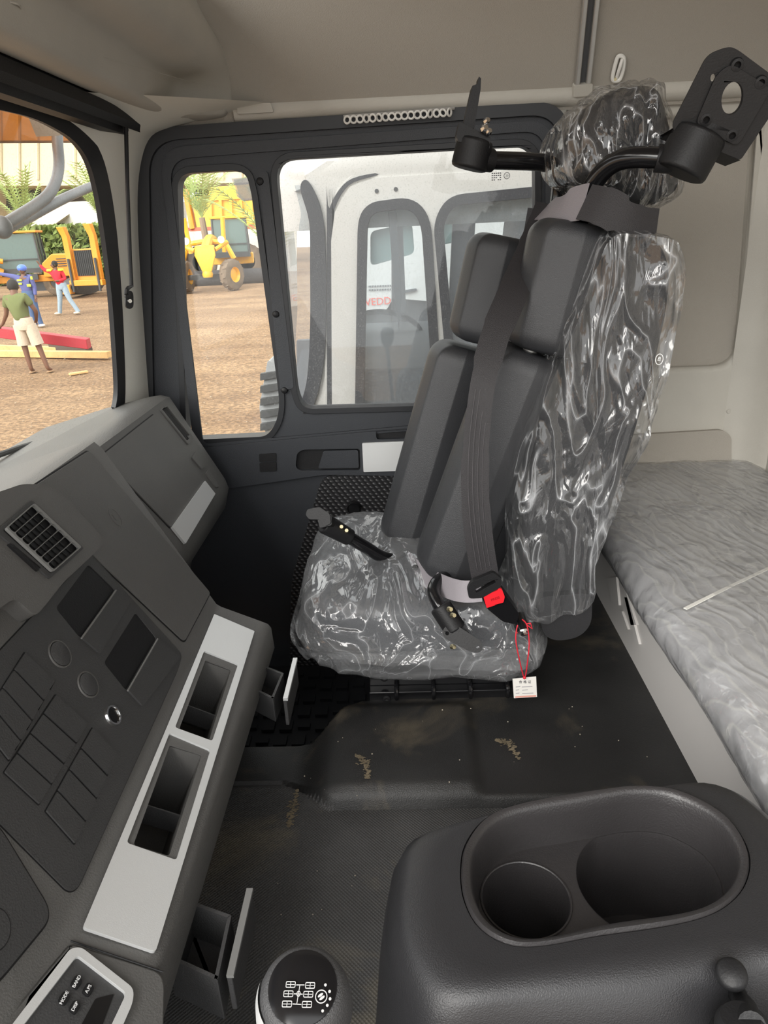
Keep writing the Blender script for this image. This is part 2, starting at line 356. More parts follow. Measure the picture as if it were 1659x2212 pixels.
# smooth the columns
rows = []
for i in range(len(g)-1):
    for k in range(4):
        t = k/4; rows.append([g[i][j]*(1-t)+g[i+1][j]*t for j in range(7)])
rows.append(g[-1])
struct(MB().loft(rows, False).build('trim_1', M['pillar'], smooth=60), 'pale grey-beige windscreen pillar beside the door')
# header above the windscreen
hd = []
for y in (.15, .5, .9, 1.2, 1.5, 1.66):
    f = (1.62-y)/.32*.035
    hd.append([V((-.612-f, y, .252)), V((-.60-f, y, .256)), V((-.585-f*.8, y, .275)), V((-.55-f*.5, y, .31))])
struct(MB().loft(hd, False).build('trim_2', M['pillar'], smooth=60), 'pale header panel above the windscreen')
# --- windscreen: rubber surround and pane
gl = [(-420, 160), (-60, 226), (0, 238), (60, 253), (110, 275), (155, 305), (186, 350), (206, 420), (222, 520), (236, 640), (245, 760), (249, 840), (244, 880), (232, 905), (-60, 1120), (-420, 1400)]
fo = [(-424, 120), (-60, 186), (0, 198), (70, 215), (128, 240), (180, 280), (214, 334), (234, 410), (248, 510), (258, 640), (264, 760), (266, 850), (260, 905), (250, 930), (-60, 1160), (-424, 1450)]
GL = [tuple(p) for p in catmull([V(q) for q in WP.L(gl)], 4, True)]; FO = [tuple(p) for p in catmull([V(q) for q in WP.L(fo)], 4, True)]
ws = thing('window_1', 'curved-corner windscreen with black rubber surround left of the pillar', None, WP.hit(244, 900), kind='structure')
plate('window_seal', WP, FO, -.005, .006, M['rubber'], ws, holes=[GL], bevel=.003)
plate('pane', WP, FO, -.010, -.006, M['glass'], ws)
# --- door: dark trim with two glazed openings
door = thing('door_1', 'dark grey passenger door with a narrow and a wide window', None, (0, D, -1.0), kind='structure')
sg = [(383, 373), (531, 366), (606, 900), (575, 943), (404, 950)]
sg = [(382, 374), (533, 364), (546, 420), (607, 868), (600, 912), (578, 943), (403, 951)]
SG = rnd(DP.L(sg), [.035, .045, 0, .04, .03, .02, .012], 6)
bgx = [(593, 344), (1156, 311), (1158, 870), (655, 884), (640, 850)]
BG = rnd(DP.L(bgx), [.045, .045, .02, .03, .03], 6)
fr_o = [(302, 296), (1205, 232), (1228, 300), (1232, 1500), (470, 1540), (404, 1000), (326, 880)]
fr_i = [(334, 322), (1190, 262), (1190, 1490), (480, 1500), (415, 955), (352, 880)]
FRO = rnd(DP.L([(298, 284), (1226, 222), (1240, 1560), (330, 1640)]), [.085, .075, .02, .02], 8)
DO = rnd(DP.L([(318, 300), (1212, 240), (1225, 1560), (345, 1640)]), [.075, .07, .02, .02], 8)
plate('door_panel', DP, DO, -.045, 0, M['door'], door, holes=[SG, BG], bevel=.006)
# raised ring around both windows like the pressed frame
ring_o = rnd(DP.L([(345, 320), (1196, 258), (1200, 905), (420, 965)]), [.06, .06, .02, .02], 8)
ring_i = rnd(DP.L([(366, 345), (1176, 282), (1180, 892), (440, 958)]), [.05, .05, .02, .02], 8)
plate('pressed_rib', DP, [p for p in ring_o], 0, .008, M['door'], door, holes=[ring_i], bevel=.004)
def grow(poly, d):
    cx = sum(p[0] for p in poly)/len(poly); cy = sum(p[1] for p in poly)/len(poly); N = len(poly); out = []
    ar = sum(poly[i-1][0]*poly[i][1]-poly[i][0]*poly[i-1][1] for i in range(N)); s = 1 if ar > 0 else -1
    for i in range(N):
        a = V(poly[i-1]); b = V(poly[(i+1) % N]); t = (b-a)
        if t.length < 1e-9: out.append(poly[i]); continue
        t.normalize(); out.append((poly[i][0]+t.y*d*s, poly[i][1]-t.x*d*s))
    return out
for nm, G in (('small', SG), ('big', BG)):
    plate('window_seal', DP, grow(G, .012), -.03, .006, M['rubber'], door, holes=[grow(G, -.002)], bevel=.003)
plate('pane', DP, grow(SG, .005), -.028, -.024, M['glass'], door)
pb = plate('pane', DP, grow(BG, .005), -.028, -.024, M['dusty'], door); pb['label'] = 'dust-speckled wide side pane'
# safety-glass stamps
for (px, py, s) in ((1098, 378, 1.0), (440, 414, .8)):
    u, v = DP.l(px, py); mb = MB(); pl = DP
    mb.prism(pl, ell(u, v, .007*s, .007*s, 20), -.0235, -.0232, holes=[ell(u, v, .0058*s, .0058*s, 20)])
    for k in range(3):
        arc = [(u-.004*s+.0022*k*s+.003*s*math.cos(a), v+.0035*s*math.sin(a)) for a in [-1.1+2.2*i/8 for i in range(9)]]
        arc2 = [(a-.0008*s, b2) for a, b2 in reversed(arc)]
        mb.prism(pl, arc+arc2, -.0235, -.0232)
    for r_ in range(4):
        for c_ in range(5):
            if random.random() < .8: mb.prism(pl, [(u-.034*s+c_*.0045*s, v+.007*s-r_*.0045*s), (u-.0308*s+c_*.0045*s, v+.007*s-r_*.0045*s), (u-.0308*s+c_*.0045*s, v+.005*s-r_*.0045*s), (u-.034*s+c_*.0045*s, v+.005*s-r_*.0045*s)], -.0235, -.0232)
    mb.build('glass_stamp', M['ink'], door, smooth=0)
# window division post face and screws
plate('division_post', DP, rnd(DP.L([(560, 372), (580, 370), (636, 838), (606, 842)]), .01), 0, .007, M['door'], door, bevel=.003)
for (px, py) in ((563, 392), (597, 678), (615, 842)):
    p = DP.hit(px, py); sc_ = MB().lathe(p, (0, -1, 0), [(.0, .012), (.0035, .0118), (.007, .010), (.0085, .006), (.009, 0)], 18).build('screw_cap', M['black'], door)
# demister slots under the panes
sl = MB()
for (x0, x1, y0) in ((438, 470, 957), (474, 512, 956), (518, 552, 955), (655, 706, 890), (716, 768, 888), (780, 832, 885), (842, 894, 882)):
    sl.prism(DP, rnd(DP.L([(x0, y0), (x1, y0-2), (x1, y0+2), (x0, y0+4)]), .001), .0005, .0015)
sl.build('demister_slots', M['black'], door, smooth=0)
plate('sill_ledge', DP, rnd(DP.L([(425, 965), (790, 930), (1210, 900), (1210, 1030), (700, 1022), (440, 1060)]), .01), 0, .014, M['door'], door, bevel=.008, seg=3,
      holes=[rnd(DP.L([(643, 976), (655, 968), (778, 966), (779, 1012), (650, 1013), (640, 1006)]), .008), rnd(DP.L([(812, 928), (885, 924), (880, 944), (814, 946)]), .006)])
def pocket(name, pl, poly, depth, mat_, parent, lip=0):
    n = len(poly); return MB().loft([[pl.w(a, b2, lip) for a, b2 in poly], [pl.w(a, b2, -depth) for a, b2 in grow(poly, -.002)]], True, (False, True)).build(name, mat_, parent, smooth=30)
plate('handle_recess', DP, rnd(DP.L([(643, 976), (655, 968), (778, 966), (779, 1012), (650, 1013), (640, 1006)]), .008), .0005, .002, M['black'], door)
dh = plate('door_handle', DP, rnd(DP.L([(700, 971), (774, 969), (776, 1008), (688, 1009)]), .006), .002, .012, M['door'], door, bevel=.004)
plate('pull_slot', DP, rnd(DP.L([(812, 928), (885, 924), (880, 944), (814, 946)]), .006), .0005, .002, M['black'], door)
plate('silver_trim', DP, rnd(DP.L([(783, 953), (880, 949), (868, 1012), (786, 1015)]), .003), .012, .019, M['silver'], door, bevel=.0015)
for q in ([(562, 977), (599, 975), (599, 991), (563, 994)], [(563, 996), (599, 993), (600, 1013), (564, 1015)]):
    plate('switch_blank', DP, rnd(DP.L(q), .003), .012, .017, M['black'], door, bevel=.0015)
plate('map_pocket', DP, rnd(DP.L([(697, 1026), (1200, 1000), (1200, 1540), (625, 1540), (630, 1250)]), [.03, .02, .02, .02, .05]), 0, .010, M['woven'], door, bevel=.006)
k0 = DP.hit(765, 1092); MB().lathe(k0+V((0, -.01, 0)), (0, -1, 0), [(.019, 0), (.019, .010), (.016, .016), (.014, .012), (.0, .012)], 28).build('winder_cap', M['gloss'], door)
# door rubber seal on the body
plate('trim_3', DP, grow(FRO, .004), -.012, .012, M['rubber'], holes=[grow(DO, -.006)], bevel=.007, seg=3); struct(bpy.data.objects['trim_3'], 'black rubber seal around the passenger door')
# --- side wall behind the door (rear quarter) and body around the opening
SWP = YP(1.772)
rear = plate('wall_back', SWP, SWP.L([(1228, 180), (1720, 130), (1720, 1300), (1228, 1700)]), -.08, 0, M['trim'], holes=[rnd(SWP.L([(1290, 262), (1632, 246), (1592, 790), (1290, 800)]), [.03, .06, .06, .03], 6)], bevel=.014, seg=3)
struct(rear, 'grey-beige side wall panel behind the passenger door with recessed field')
struct(plate('wall_back.001', SWP.shift(-.022), SWP.L([(1270, 240), (1650, 226), (1612, 815), (1270, 820)]), -.05, 0, M['beige']), 'fabric covered recessed field of the side wall')
struct(plate('trim_4', SWP, rnd(SWP.L([(1280, 942), (1556, 926), (1576, 940), (1576, 1010), (1280, 1030)]), .012), 0, .012, M['beige'], bevel=.006), 'low padded strip along the bunk on the side wall')
struct(MB().lathe(SWP.hit(1575, 888), (0, -1, 0), [(.0, .004), (.006, .0035), (.008, 0)], 18).build('trim_5', M['trim']), 'round blanking plug on the side wall')
struct(plate('wall_front', YP(1.84), YP(1.84).L([(-60, 1050), (330, 860), (420, 1000), (500, 1700), (-60, 1700)]), -.03, 0, M['door']), 'dark lower cab side beneath the dashboard')
# rear wall with vertical joint
RW = Plane((.885, 0, 0), (-1, 0, 0), (0, 1, 0))
struct(MB().box((.905, .75, -.05), (.04, 2.06, 1.6)).build('wall_right', M['trim']), 'rear wall of the sleeper cab')
cr_ = [[V((.885, 1.70, z)), V((.868, 1.722, z)), V((.855, 1.745, z)), V((.83, 1.762, z)), V((.80, 1.772, z))] for z in (-.62, .25)]
struct(MB().loft(cr_, False).build('trim_6', M['trim'], smooth=60), 'rounded rear corner of the cab')
# --- ledge over the door, sloped headliner, roof
CP = Plane((0, 1.748, .236), V((0, -.80, -.42)), (1, 0, 0))
_s = 1 if CP.y.z > 0 else -1
struct(MB().prism(CP, [(-.8, -.02*_s), (.9, -.02*_s), (.9, .95*_s), (-.8, .95*_s)], -.02, 0).build('ceiling', M['beige'], smooth=0), 'fabric headliner above the door')
# check orientation: headliner must rise towards the eye
struct(MB().box((.12, .55, .80), (1.7, 1.7, .03)).build('ceiling.001', M['beige']), 'roof lining of the high cab')
lp = []
for x0, x1 in ((510, 1700),):
    A = [V((x, y, z)) for (x, y, z) in ()]
lr = []
for px in range(505, 1730, 60):
    y0 = 252-(px-510)*.052
    a = PY(px, y0-14, 1.742); lr.append([a+V((0, 0, .012)), a+V((0, -.006, .009)), a+V((0, -.009, -.003)), a+V((0, -.008, -.014)), a+V((0, .01, -.024)), a+V((0, .05, -.02))])
struct(MB().loft(lr, False).build('trim_7', M['trim'], smooth=70), 'grey ledge running between headliner and door seal')
struct(plate('trim_8', YP(1.728), rnd(YP(1.728).L([(512, 225), (585, 222), (592, 243), (514, 247)]), .004), 0, .004, M['trim'], bevel=.002), 'small flap in the ledge over the door')
struct(plate('wall_back.002', YP(1.80), YP(1.80).L([(290, 180), (1700, 120), (1700, 300), (290, 330)]), -.02, 0, M['pillar']), 'upper side wall behind the seal')
# --- overhead shelf above the windscreen
y1 = 1.71
prof = [PY(300, 233, y1), PY(390, 252, y1), PY(505, 256, y1), PY(503, 200, y1), PY(497, 165, y1), PY(470, 110, y1), PY(420, 60, y1)]
sh = thing('overhead_shelf', 'moulded grey-beige storage shelf under the roof above the windscreen', 'shelf', (-.5, y1, .23))
P2 = rnd([(-.548, .256), (-.525, .236), (-.478, .230), (-.455, .236), (-.438, .287), (-.375, .298), (-.350, .318), (-.348, .350), (-.375, .40), (-.40, .47), (-.56, .47), (-.60, .33)], [.01, .01, .01, .012, .012, .02, .015, .02, .02, .01, .01, .01], 4)
rg = []
for y in [-.3, .2, .6, 1.0, 1.3, 1.5, 1.6, 1.66]: rg.append([V((x, y, z)) for x, z in P2])
P3 = rnd([(-.545, .250), (-.50, .236), (-.42, .230), (-.37, .236), (-.352, .262), (-.348, .295), (-.346, .318), (-.348, .345), (-.375, .40), (-.40, .47), (-.56, .47), (-.60, .33)], [.01]*12, 4)
rg.append([V((x, 1.705, z)) for x, z in P3]); rg.append([V((x, 1.74, z)) for x, z in P3])
bm_ = MB().loft(rg); bm_.build('shelf_body', M['trim'], sh, smooth=75)
MB().tube([V(( -.4, 1.66, .2855)), V((-.455, 1.2, .2555))], .0004).build('mould_line', M['trim'], sh)
pp = PZ(8, 12, .262); MB().tube([pp+V((.018*math.cos(a), .018*math.sin(a), 0)) for a in [k*math.pi/12 for k in range(24)]], .0014, 6, closed=True).build('round_plug', M['trim'], sh)
# --- roller blind cassette
bl = thing('roller_blind', 'black roller blind cassette above the windscreen with pull rod', 'blind', (-.55, 1.7, .2))
bp_ = [(-.56, .258), (-.54, .262), (-.53, .252), (-.532, .238), (-.52, .232), (-.522, .214), (-.535, .204), (-.545, .208), (-.55, .196), (-.575, .196), (-.58, .25)]
rg = [[V((x, y, z)) for x, z in bp_] for y in (.1, 1.685)]
MB().loft(rg).build('cassette', M['black'], bl, smooth=25)
p = PX(270, 272, -.54); MB().box(p+V((0, 0, .012)), (.01, .012, .045)).build('end_clip', M['black'], bl, bevel=.003)
rp = [PX(272, 262, -.536), PX(275, 400, -.542), PX(281, 560, -.553), PX(284, 618, -.556), PX(277, 622, -.556), PX(273, 628, -.556), PX(273, 636, -.556)]
MB().tube(rp, .0042, 8).build('pull_rod', M['black'], bl)
hb = thing('rod_holder', 'small black oval holder screwed to the pale pillar under the rod', 'holder', PX(279, 640, -.565))
HP = Plane(PX(279, 640, -.566), V((.62, -.78, 0)), (.78, .62, 0))
plate('plate', HP, rnd(HP.L([(271, 628), (287, 628), (288, 667), (270, 667)]), .012), -.004, .003, M['black'], hb, bevel=.002)
plate('hook', HP, rnd(HP.L([(267, 629), (279, 629), (279, 643), (267, 643)]), .002), .003, .012, M['black'], hb, bevel=.002)
q = HP.hit(279, 650); MB().lathe(q, HP.n, [(0, .006), (.004, .006), (.005, .003)], 14).build('screw', M['chrome'], hb)
# --- curtain gliders in a row
glp = None
for i in range(17):
    px = 750+i*13.8; py = 259-i*1.02
    c = PY(px, py, 1.718)
    if glp is None:
        glp = MB().tube([V((.0068*math.cos(a), 0, .0068*math.sin(a))) for a in [k*math.pi/9 for k in range(18)]], .0022, 7, closed=True).build('curtain_glider', M['whitep'], local=True)
        o = glp
    else: o = glp.copy(); C.objects.link(o)
    o.location = c; o.rotation_euler = (random.uniform(-.3, .3), 0, random.uniform(-.9, .9))
    ORD = 'leftmost,second from the left,third from the left,fourth from the left,fifth from the left,sixth from the left,seventh from the left,eighth from the left,middle,eighth from the right,seventh from the right,sixth from the right,fifth from the right,fourth from the right,third from the right,second from the right,rightmost'.split(',')
    tag(o, 'white curtain glider ring above the door, ' + ORD[i] + ' in the row', 'curtain ring', 'curtain gliders above the door')
MB().tube([PY(742, 252, 1.724), PY(982, 234, 1.724)], .0035, 8).build('curtain_track', M['steel']); tag(bpy.data.objects['curtain_track'], 'short curtain track carrying the white gliders above the door', 'curtain track')
# --- metal rail and coat hook on the headliner
CN = CP.shift(.002)
rl = thing('headliner_rail', 'grey metal channel rail fixed to the headliner', 'rail', CN.hit(1254, 190))
a0, a1 = CN.l(1256, 188), CN.l(1292, -160)
wd = .017; dx = V((a1[0]-a0[0], a1[1]-a0[1])).normalized(); nx = V((-dx.y, dx.x))
def strip(c0, c1, off0, off1): return [(c0[0]+nx.x*off0, c0[1]+nx.y*off0), (c0[0]+nx.x*off1, c0[1]+nx.y*off1), (c1[0]+nx.x*off1, c1[1]+nx.y*off1), (c1[0]+nx.x*off0, c1[1]+nx.y*off0)]
plate('channel_wall', CN, strip(a0, a1, -wd, -wd*.35), 0, .014, M['steel'], rl, bevel=.003)
plate('channel_wall', CN, strip(a0, a1, wd*.35, wd), 0, .014, M['steel'], rl, bevel=.003)
plate('slot', CN, strip(a0, a1, -wd*.4, wd*.4), 0, .004, M['mgrey'], rl)
b0 = (a0[0]-dx.x*.012, a0[1]-dx.y*.012); b1 = (a0[0]+dx.x*.010, a0[1]+dx.y*.010)
plate('end_cap', CN, rnd(strip(b0, b1, -wd*1.15, wd*1.15), .004), 0, .018, M['trim'], rl, bevel=.004)
hk = thing('coat_hook', 'small white plastic hook screwed to the headliner above the seat', 'hook', CN.hit(1332, 170))
pts = [CN.hit(*q)+CN.n*.006 for q in ((1322, 165), (1327, 140), (1334, 120), (1345, 122), (1346, 140), (1338, 168), (1326, 172))]
MB().tube(pts, .0042, 8, smooth=4, closed=True).build('loop', M['whitep'], hk)
MB().tube([CN.hit(1330, 170)+CN.n*.004, CN.hit(1335, 145)+CN.n*.012, CN.hit(1342, 124)+CN.n*.010], .0035, 8, smooth=3).build('prong', M['whitep'], hk)
MB().lathe(CN.hit(1327, 168)+CN.n*.006, CN.n, [(0, .004), (.003, .004), (.0035, 0)], 12).build('screw', M['zinc'], hk)

# ================================================================ FLOOR
def sst(a, b, x): t = max(0, min(1, (x-a)/(b-a))); return t*t*(3-2*t)
def fz(x, y):
    yb = .888+.062*sst(-.13, -.23, x)             # step line between front mat and tunnel cover
    yf = 1.05+.10*sst(-.20, -.10, x)
    z = -.85
    z -= .018*(1-sst(yb-.003, yb+.005, y))
    ledge = sst(-.14, -.22, x)*sst(yb-.01, yb+.01, y); z -= .022*ledge
    hump = sst(-.20, -.11, x)*(1-sst(.085, .112, x))*sst(.885, .915, y)*(1-sst(1.10, 1.145, y)); z += .016*hump
    if x < -.088: z = z-(.30)*sst(yf-.004, yf+.018, y)
    return z
nx_, ny_ = 190, 372
xs = [-.72+i*(1.22/nx_) for i in range(nx_+1)]; xs = sorted(set([round(x, 5) for x in xs]+[-.0878, -.0882]))
ys = [-.1+i*(1.86/ny_) for i in range(ny_+1)]
vs = [V((x, y, fz(x, y))) for y in ys for x in xs]; W_ = len(xs)
fs = [(j*W_+i, j*W_+i+1, (j+1)*W_+i+1, (j+1)*W_+i) for j in range(len(ys)-1) for i in range(W_-1)]
fl = MB().raw(vs, fs); bmf = fl.bm
fo_ = fl.build('floor', M['floor'], smooth=50); struct(fo_, 'black vinyl covered cab floor with humped engine cover and footwell')
fo_.data.materials.append(M['rib'])
for p in fo_.data.polygons:
    c = p.center+V(fo_.location)
    if c.y < .886+.062*sst(-.13, -.23, c.x): p.material_index = 1
# rubber mat with raised tread blocks in the footwell
mt = thing('footwell_mat', 'black rubber mat with raised tread blocks in the footwell', 'floor mat', (-.3, 1.35, -1.15))
plate('mat_sheet', Plane((0, 0, -1.148), (0, 0, 1), (1, 0, 0)), rnd([(-.62, 1.10), (-.10, 1.18), (-.10, 1.70), (-.62, 1.70)], .02), 0, .008, M['rubber'], mt)
tb = MB()
for i in range(11):
    for j in range(10):
        tb.box((-.59+i*.044+(j % 2)*.006, 1.16+j*.055, -1.136), (.030, .036 if (i+j) % 3 else .018, .010))
o = tb.build('tread_pattern', M['rubber'], mt, smooth=0); o['kind'] = 'stuff'
# crumbs of dried mud
cr0 = MB()
for i in range(46):
    x, y = random.uniform(-.25, .42), random.uniform(.65, 1.12)
    cr0.ball((x, y, fz(x, y)+.001), random.uniform(.0005, .0014), 3)
tag(cr0.build('dirt_crumbs', mat('crumbs', (.45, .4, .32), .9), smooth=0), 'tiny pale crumbs scattered on the black floor', 'crumbs', kind='stuff')
def smear(pts, wdt, name='mud_smear'):
    mb = MB()
    for k in range(150):
        t = random.random()*(len(pts)-1.001); i = int(t); f = t-i; w2_ = wdt*(.35+.65*math.sin(math.pi*t/(len(pts)-1)))
        x = pts[i][0]*(1-f)+pts[i+1][0]*f+random.gauss(0, w2_*.5); y = pts[i][1]*(1-f)+pts[i+1][1]*f+random.gauss(0, w2_*.5); r_ = random.uniform(.0006, .0030); a0 = random.random()*3
        z_ = max(fz(x+a_, y+b_) for a_, b_ in ((0, 0), (.004, 0), (-.004, 0), (0, .004), (0, -.004)))+.0005+random.random()*.0012
        n_ = 8; mb.raw([V((x+r_*math.cos(a0+q*6.283/n_)*random.uniform(.6, 1.4), y+r_*.7*math.sin(a0+q*6.283/n_)*random.uniform(.6, 1.4), z_)) for q in range(n_)], [tuple(range(n_))])
    return mb.build(name, M['mud'], smooth=0)
M['mud'] = mat('dried_mud', (.16, .13, .085), .95, 0, .6, 300, .3, 30)
def fpt(px, py): p = PZ(px, py, -.85); return (p.x, p.y)
for pts, lb in (([fpt(770, 1648), fpt(790, 1662), fpt(796, 1700)], 'curved dried mud smear on the humped engine cover'), ([fpt(640, 1690), fpt(628, 1740), fpt(622, 1765)], 'short mud smear on the ribbed mat left of the hump'), ([fpt(1072, 1600), fpt(1100, 1605), fpt(1120, 1640)], 'mud scuff right of the crease in the engine cover')):
    tag(smear(pts, .008), lb, 'mud', kind='stuff')

# ================================================================ BUNK
bk = thing('sleeper_bunk', 'grey patterned bunk mattress wrapped in polythene on a pale base', 'bunk', (.65, .8, -.85))
nY = 150; prof = []
def bunk_prof(y):
    wv_ = .0045*noise.noise(V((y*7, 1, 0)))+.002*noise.noise(V((y*25, 3, 0)))
    x0 = .408+.012*noise.noise(V((y*3, 9, 0)))
    pr_ = [(x0+.05, -.692), (x0+.016, -.686), (x0+.004, -.668), (x0-.004+wv_, -.645), (x0+.004+wv_*2, -.622), (x0+.02+wv_, -.606), (x0+.05, -.598), (x0+.10, -.594)]
    for k in range(1, 17): pr_.append((x0+.10+k*(.78-.408)/17*1.0, -.592+.004*noise.noise(V((y*4, k*.4, 2)))))
    pr_.append((.886, -.60)); return [V((x, y, z)) for x, z in pr_]
MB().loft([bunk_prof(-.2+i*(1.965)/nY) for i in range(nY+1)], False).build('mattress', M['bunk'], bk, smooth=80)
def bunk_film(y):
    P_ = []
    for i, p in enumerate(bunk_prof(y)):
        nn = V((-.7, 0, .7)) if i < 7 else V((0, 0, 1)); am = .010 if 1 < i < 9 else .0035
        d = .0035+am*abs(noise.noise(V((p.x*14+y*6, y*22-p.x*30, p.z*30))))*(1 if i < 24 else .3)
        P_.append(p+nn*d)
    return P_
M['filmb'] = film('polythene_over_bunk', (7, 4, 5), (0, 0, .6), .05, .8, .10, .6)
MB().loft([bunk_film(-.2+i*(1.962)/(nY*2)) for i in range(nY*2+1)], False).build('polythene_cover', M['filmb'], bk, smooth=50)
sm = [PZ(x, y, -.590) for x, y in ((1480, 1315), (1560, 1275), (1659, 1228), (1760, 1190))]
MB().strap(sm, (0, 0, 1), .006, .0015).build('cover_seam', M['whitep'], bk)
BP = Plane((.4485, 0, 0), (-1, 0, 0), (0, -1, 0))
MB().box((.67, .76, -.775), (.44, 2.0, .17)).build('base_panel', M['basew'], bk, bevel=.006)
lv = MB()
for q in ([(1314, 1250), (1334, 1246), (1340, 1308), (1324, 1300)], [(1340, 1262), (1350, 1262), (1378, 1350), (1366, 1350)], [(1352, 1290), (1358, 1290), (1384, 1392), (1376, 1392)], [(1340, 1320), (1346, 1320), (1360, 1360), (1354, 1360)]):
    lv.prism(BP, rnd(BP.L(q), .002), -.003, .0035)
lv.build('vent_louvre', M['basew'], bk, bevel=.001)
# ================================================================ DASHBOARD
def boolcut(o, cutters):
    for c in cutters:
        md = o.modifiers.new('cut', 'BOOLEAN'); md.operation = 'DIFFERENCE'; md.solver = 'EXACT'; md.object = c
    bpy.context.view_layer.update()
    me = bpy.data.meshes.new_from_object(o.evaluated_get(bpy.context.evaluated_depsgraph_get()))
    o.modifiers.clear(); mats = [m_ for m_ in o.data.materials]; o.data = me
    for c in cutters: bpy.data.objects.remove(c)
    for p in me.polygons: p.use_smooth = True
    me.set_sharp_from_angle(angle=math.radians(32))
def cutter(pl, poly, depth, up=.02): return MB().prism(pl, poly, -depth, up).build('cutter', None, smooth=0)
def bil(q, u, v): return tuple((q[0][i]*(1-u)+q[1][i]*u)*(1-v)+(q[3][i]*(1-u)+q[2][i]*u)*v for i in (0, 1))
FPl = Plane((-.503, 0, -.32), (.296, 0, .151), (0, 1, 0))
SPl = Plane((-.352, 0, -.616), (.040, 0, .081), (0, 1, 0))
assert FPl.n.x > 0 and SPl.n.z > 0
dsh = thing('dashboard', 'large dark grey moulded dashboard with silver strip, vents and open trays', 'dashboard', (-.5, .8, -1.1))
prof = [(-.80, -.37), (-.66, -.345), (-.56, -.315), (-.53, -.306), (-.515, -.308), (-.503, -.32), (-.352, -.616), (-.344, -.622), (-.275, -.654), (-.263, -.660), (-.258, -.668), (-.256, -.71), (-.268, -.735), (-.32, -.82), (-.36, -.95), (-.42, -1.12), (-.80, -1.14)]
body = MB().loft([[V((x, y, z)) for x, z in prof] for y in (-.15, .4, .8, 1.122)]).build('centre_body', M['dash'], dsh, smooth=40)
hole1 = [(439, 1411), (512, 1440), (456, 1606), (376, 1577)]; hole2 = [(364, 1589), (452, 1626), (378, 1864), (271, 1827)]
in1 = [(443, 1428), (498, 1449), (451, 1601), (386, 1577)]; in2 = [(366, 1611), (435, 1633), (364, 1852), (287, 1828)]
p1 = rnd(FPl.L([(189, 1220), (246, 1275), (171, 1380), (118, 1315)]), .006); p2 = rnd(FPl.L([(291, 1324), (336, 1380), (270, 1493), (222, 1433)]), .006)
cut = [cutter(FPl, p1, .075), cutter(FPl, p2, .075), cutter(SPl, rnd(SPl.L(in1), .004), .13), cutter(SPl, rnd(SPl.L(in2), .004), .13),
       cutter(FPl, ell(*FPl.l(243, 1546), .0098, .0098), .03)]
boolcut(body, cut)
# passenger-side body set further forward
d_ = 0
for k in range(200):
    PF = FPl.shift(-k*.001)
    if PF.hit(424, 955).y > 1.635: break
off = PF.o-FPl.o
def pprof(sc_, y, dn=0):
    pts = [(-.86, -.40), (-.74, -.385), (-.60, -.335), (-.575, -.322), (-.548, -.318), (-.53, -.328)]
    R0 = V((-.503, 0, -.32))+off
    q = [R0+V((-.05, 0, .002)), R0+V((-.02, 0, .006)), R0, R0+V((.151, 0, -.296))*.72, R0+V((.151, 0, -.296))*.80+V((-.006, 0, 0)), R0+V((.151, 0, -.296))*.88+V((-.03, 0, -.02)), R0+V((.02, 0, -.36)), R0+V((-.03, 0, -.50)), R0+V((-.10, 0, -.75))]
    q = [R0+V((-.30, 0, -.06)), R0+V((-.15, 0, -.02))]+q+[R0+V((-.30, 0, -.75))]
    c = R0+V((-.12, 0, -.3))
    return [V((c.x+(p.x-c.x)*sc_, y, c.z+(p.z-c.z)*sc_-dn)) for p in q]
pb_ = MB().loft([pprof(1, 1.0), pprof(1, 1.3), pprof(1, 1.635), pprof(.985, 1.665), pprof(.94, 1.688), pprof(.86, 1.70)]).build('passenger_body', M['dash'], dsh, smooth=50)
boolcut(pb_, [cutter(PF, rnd(PF.L([(347, 884), (359, 878), (414, 947), (404, 957)]), .003), .02)])
# lid on the passenger side with its shadow gap, and the emblem lid in the middle
def lid(name, pl, poly, r, d=.003, m_='dash', gap=.0026):
    o = plate(name, pl, rnd(pl.L(poly), r), 0, d, M[m_], dsh, bevel=.0012)
    plate('shadow_gap', pl, grow(rnd(pl.L(poly), r), gap), .0002, .0007, M['black'], dsh); return o
lid('storage_lid', PF, [(217, 986), (331, 896), (452, 1056), (367, 1141)], .006)
lid('storage_lid', FPl, [(52, 1064), (190, 975), (452, 1282), (396, 1387)], .008)
e0 = FPl.l(246, 1119); mb = MB().prism(FPl, ell(*e0, .0125, .016, 26), .003, .0036, holes=[ell(*e0, .0112, .0146, 26)])
mb.prism(FPl, rnd([(e0[0]-.005, e0[1]-.004), (e0[0]+.004, e0[1]-.008), (e0[0]+.005, e0[1]+.004), (e0[0]-.004, e0[1]+.008)], .003), .003, .0036)
mb.build('embossed_emblem', M['dash'], dsh)
o = plate('silver_trim', PF, rnd(PF.L([(439, 1041), (461, 1069), (396, 1177), (367, 1141)]), .002), .001, .006, M['silver'], dsh, bevel=.0012)
plate('rocker_blank', PF, rnd(PF.L([(421, 977), (441, 1009), (434, 1014), (412, 989)]), .002), 0, .003, M['dash'], dsh, bevel=.001)
plate('rocker_blank', PF, rnd(PF.L([(448, 1014), (472, 1052), (465, 1054), (443, 1024)]), .002), 0, .003, M['dash'], dsh, bevel=.001)
qv = [(349, 885), (358, 880), (407, 940), (399, 949)]; mb = MB()
for k in range(7):
    a, b2 = bil(qv, 0, (k+.5)/7), bil(qv, 1, (k+.5)/7)
q4 = [(348, 885), (359, 879), (411, 944), (402, 953)]
v2 = MB().prism(PF, rnd(PF.L([(345, 886), (358, 876), (417, 949), (405, 961)]), .003), 0, .003, holes=[rnd(PF.L(q4), .002)]).build('demister_vent', M['dash'], dsh, bevel=.001)
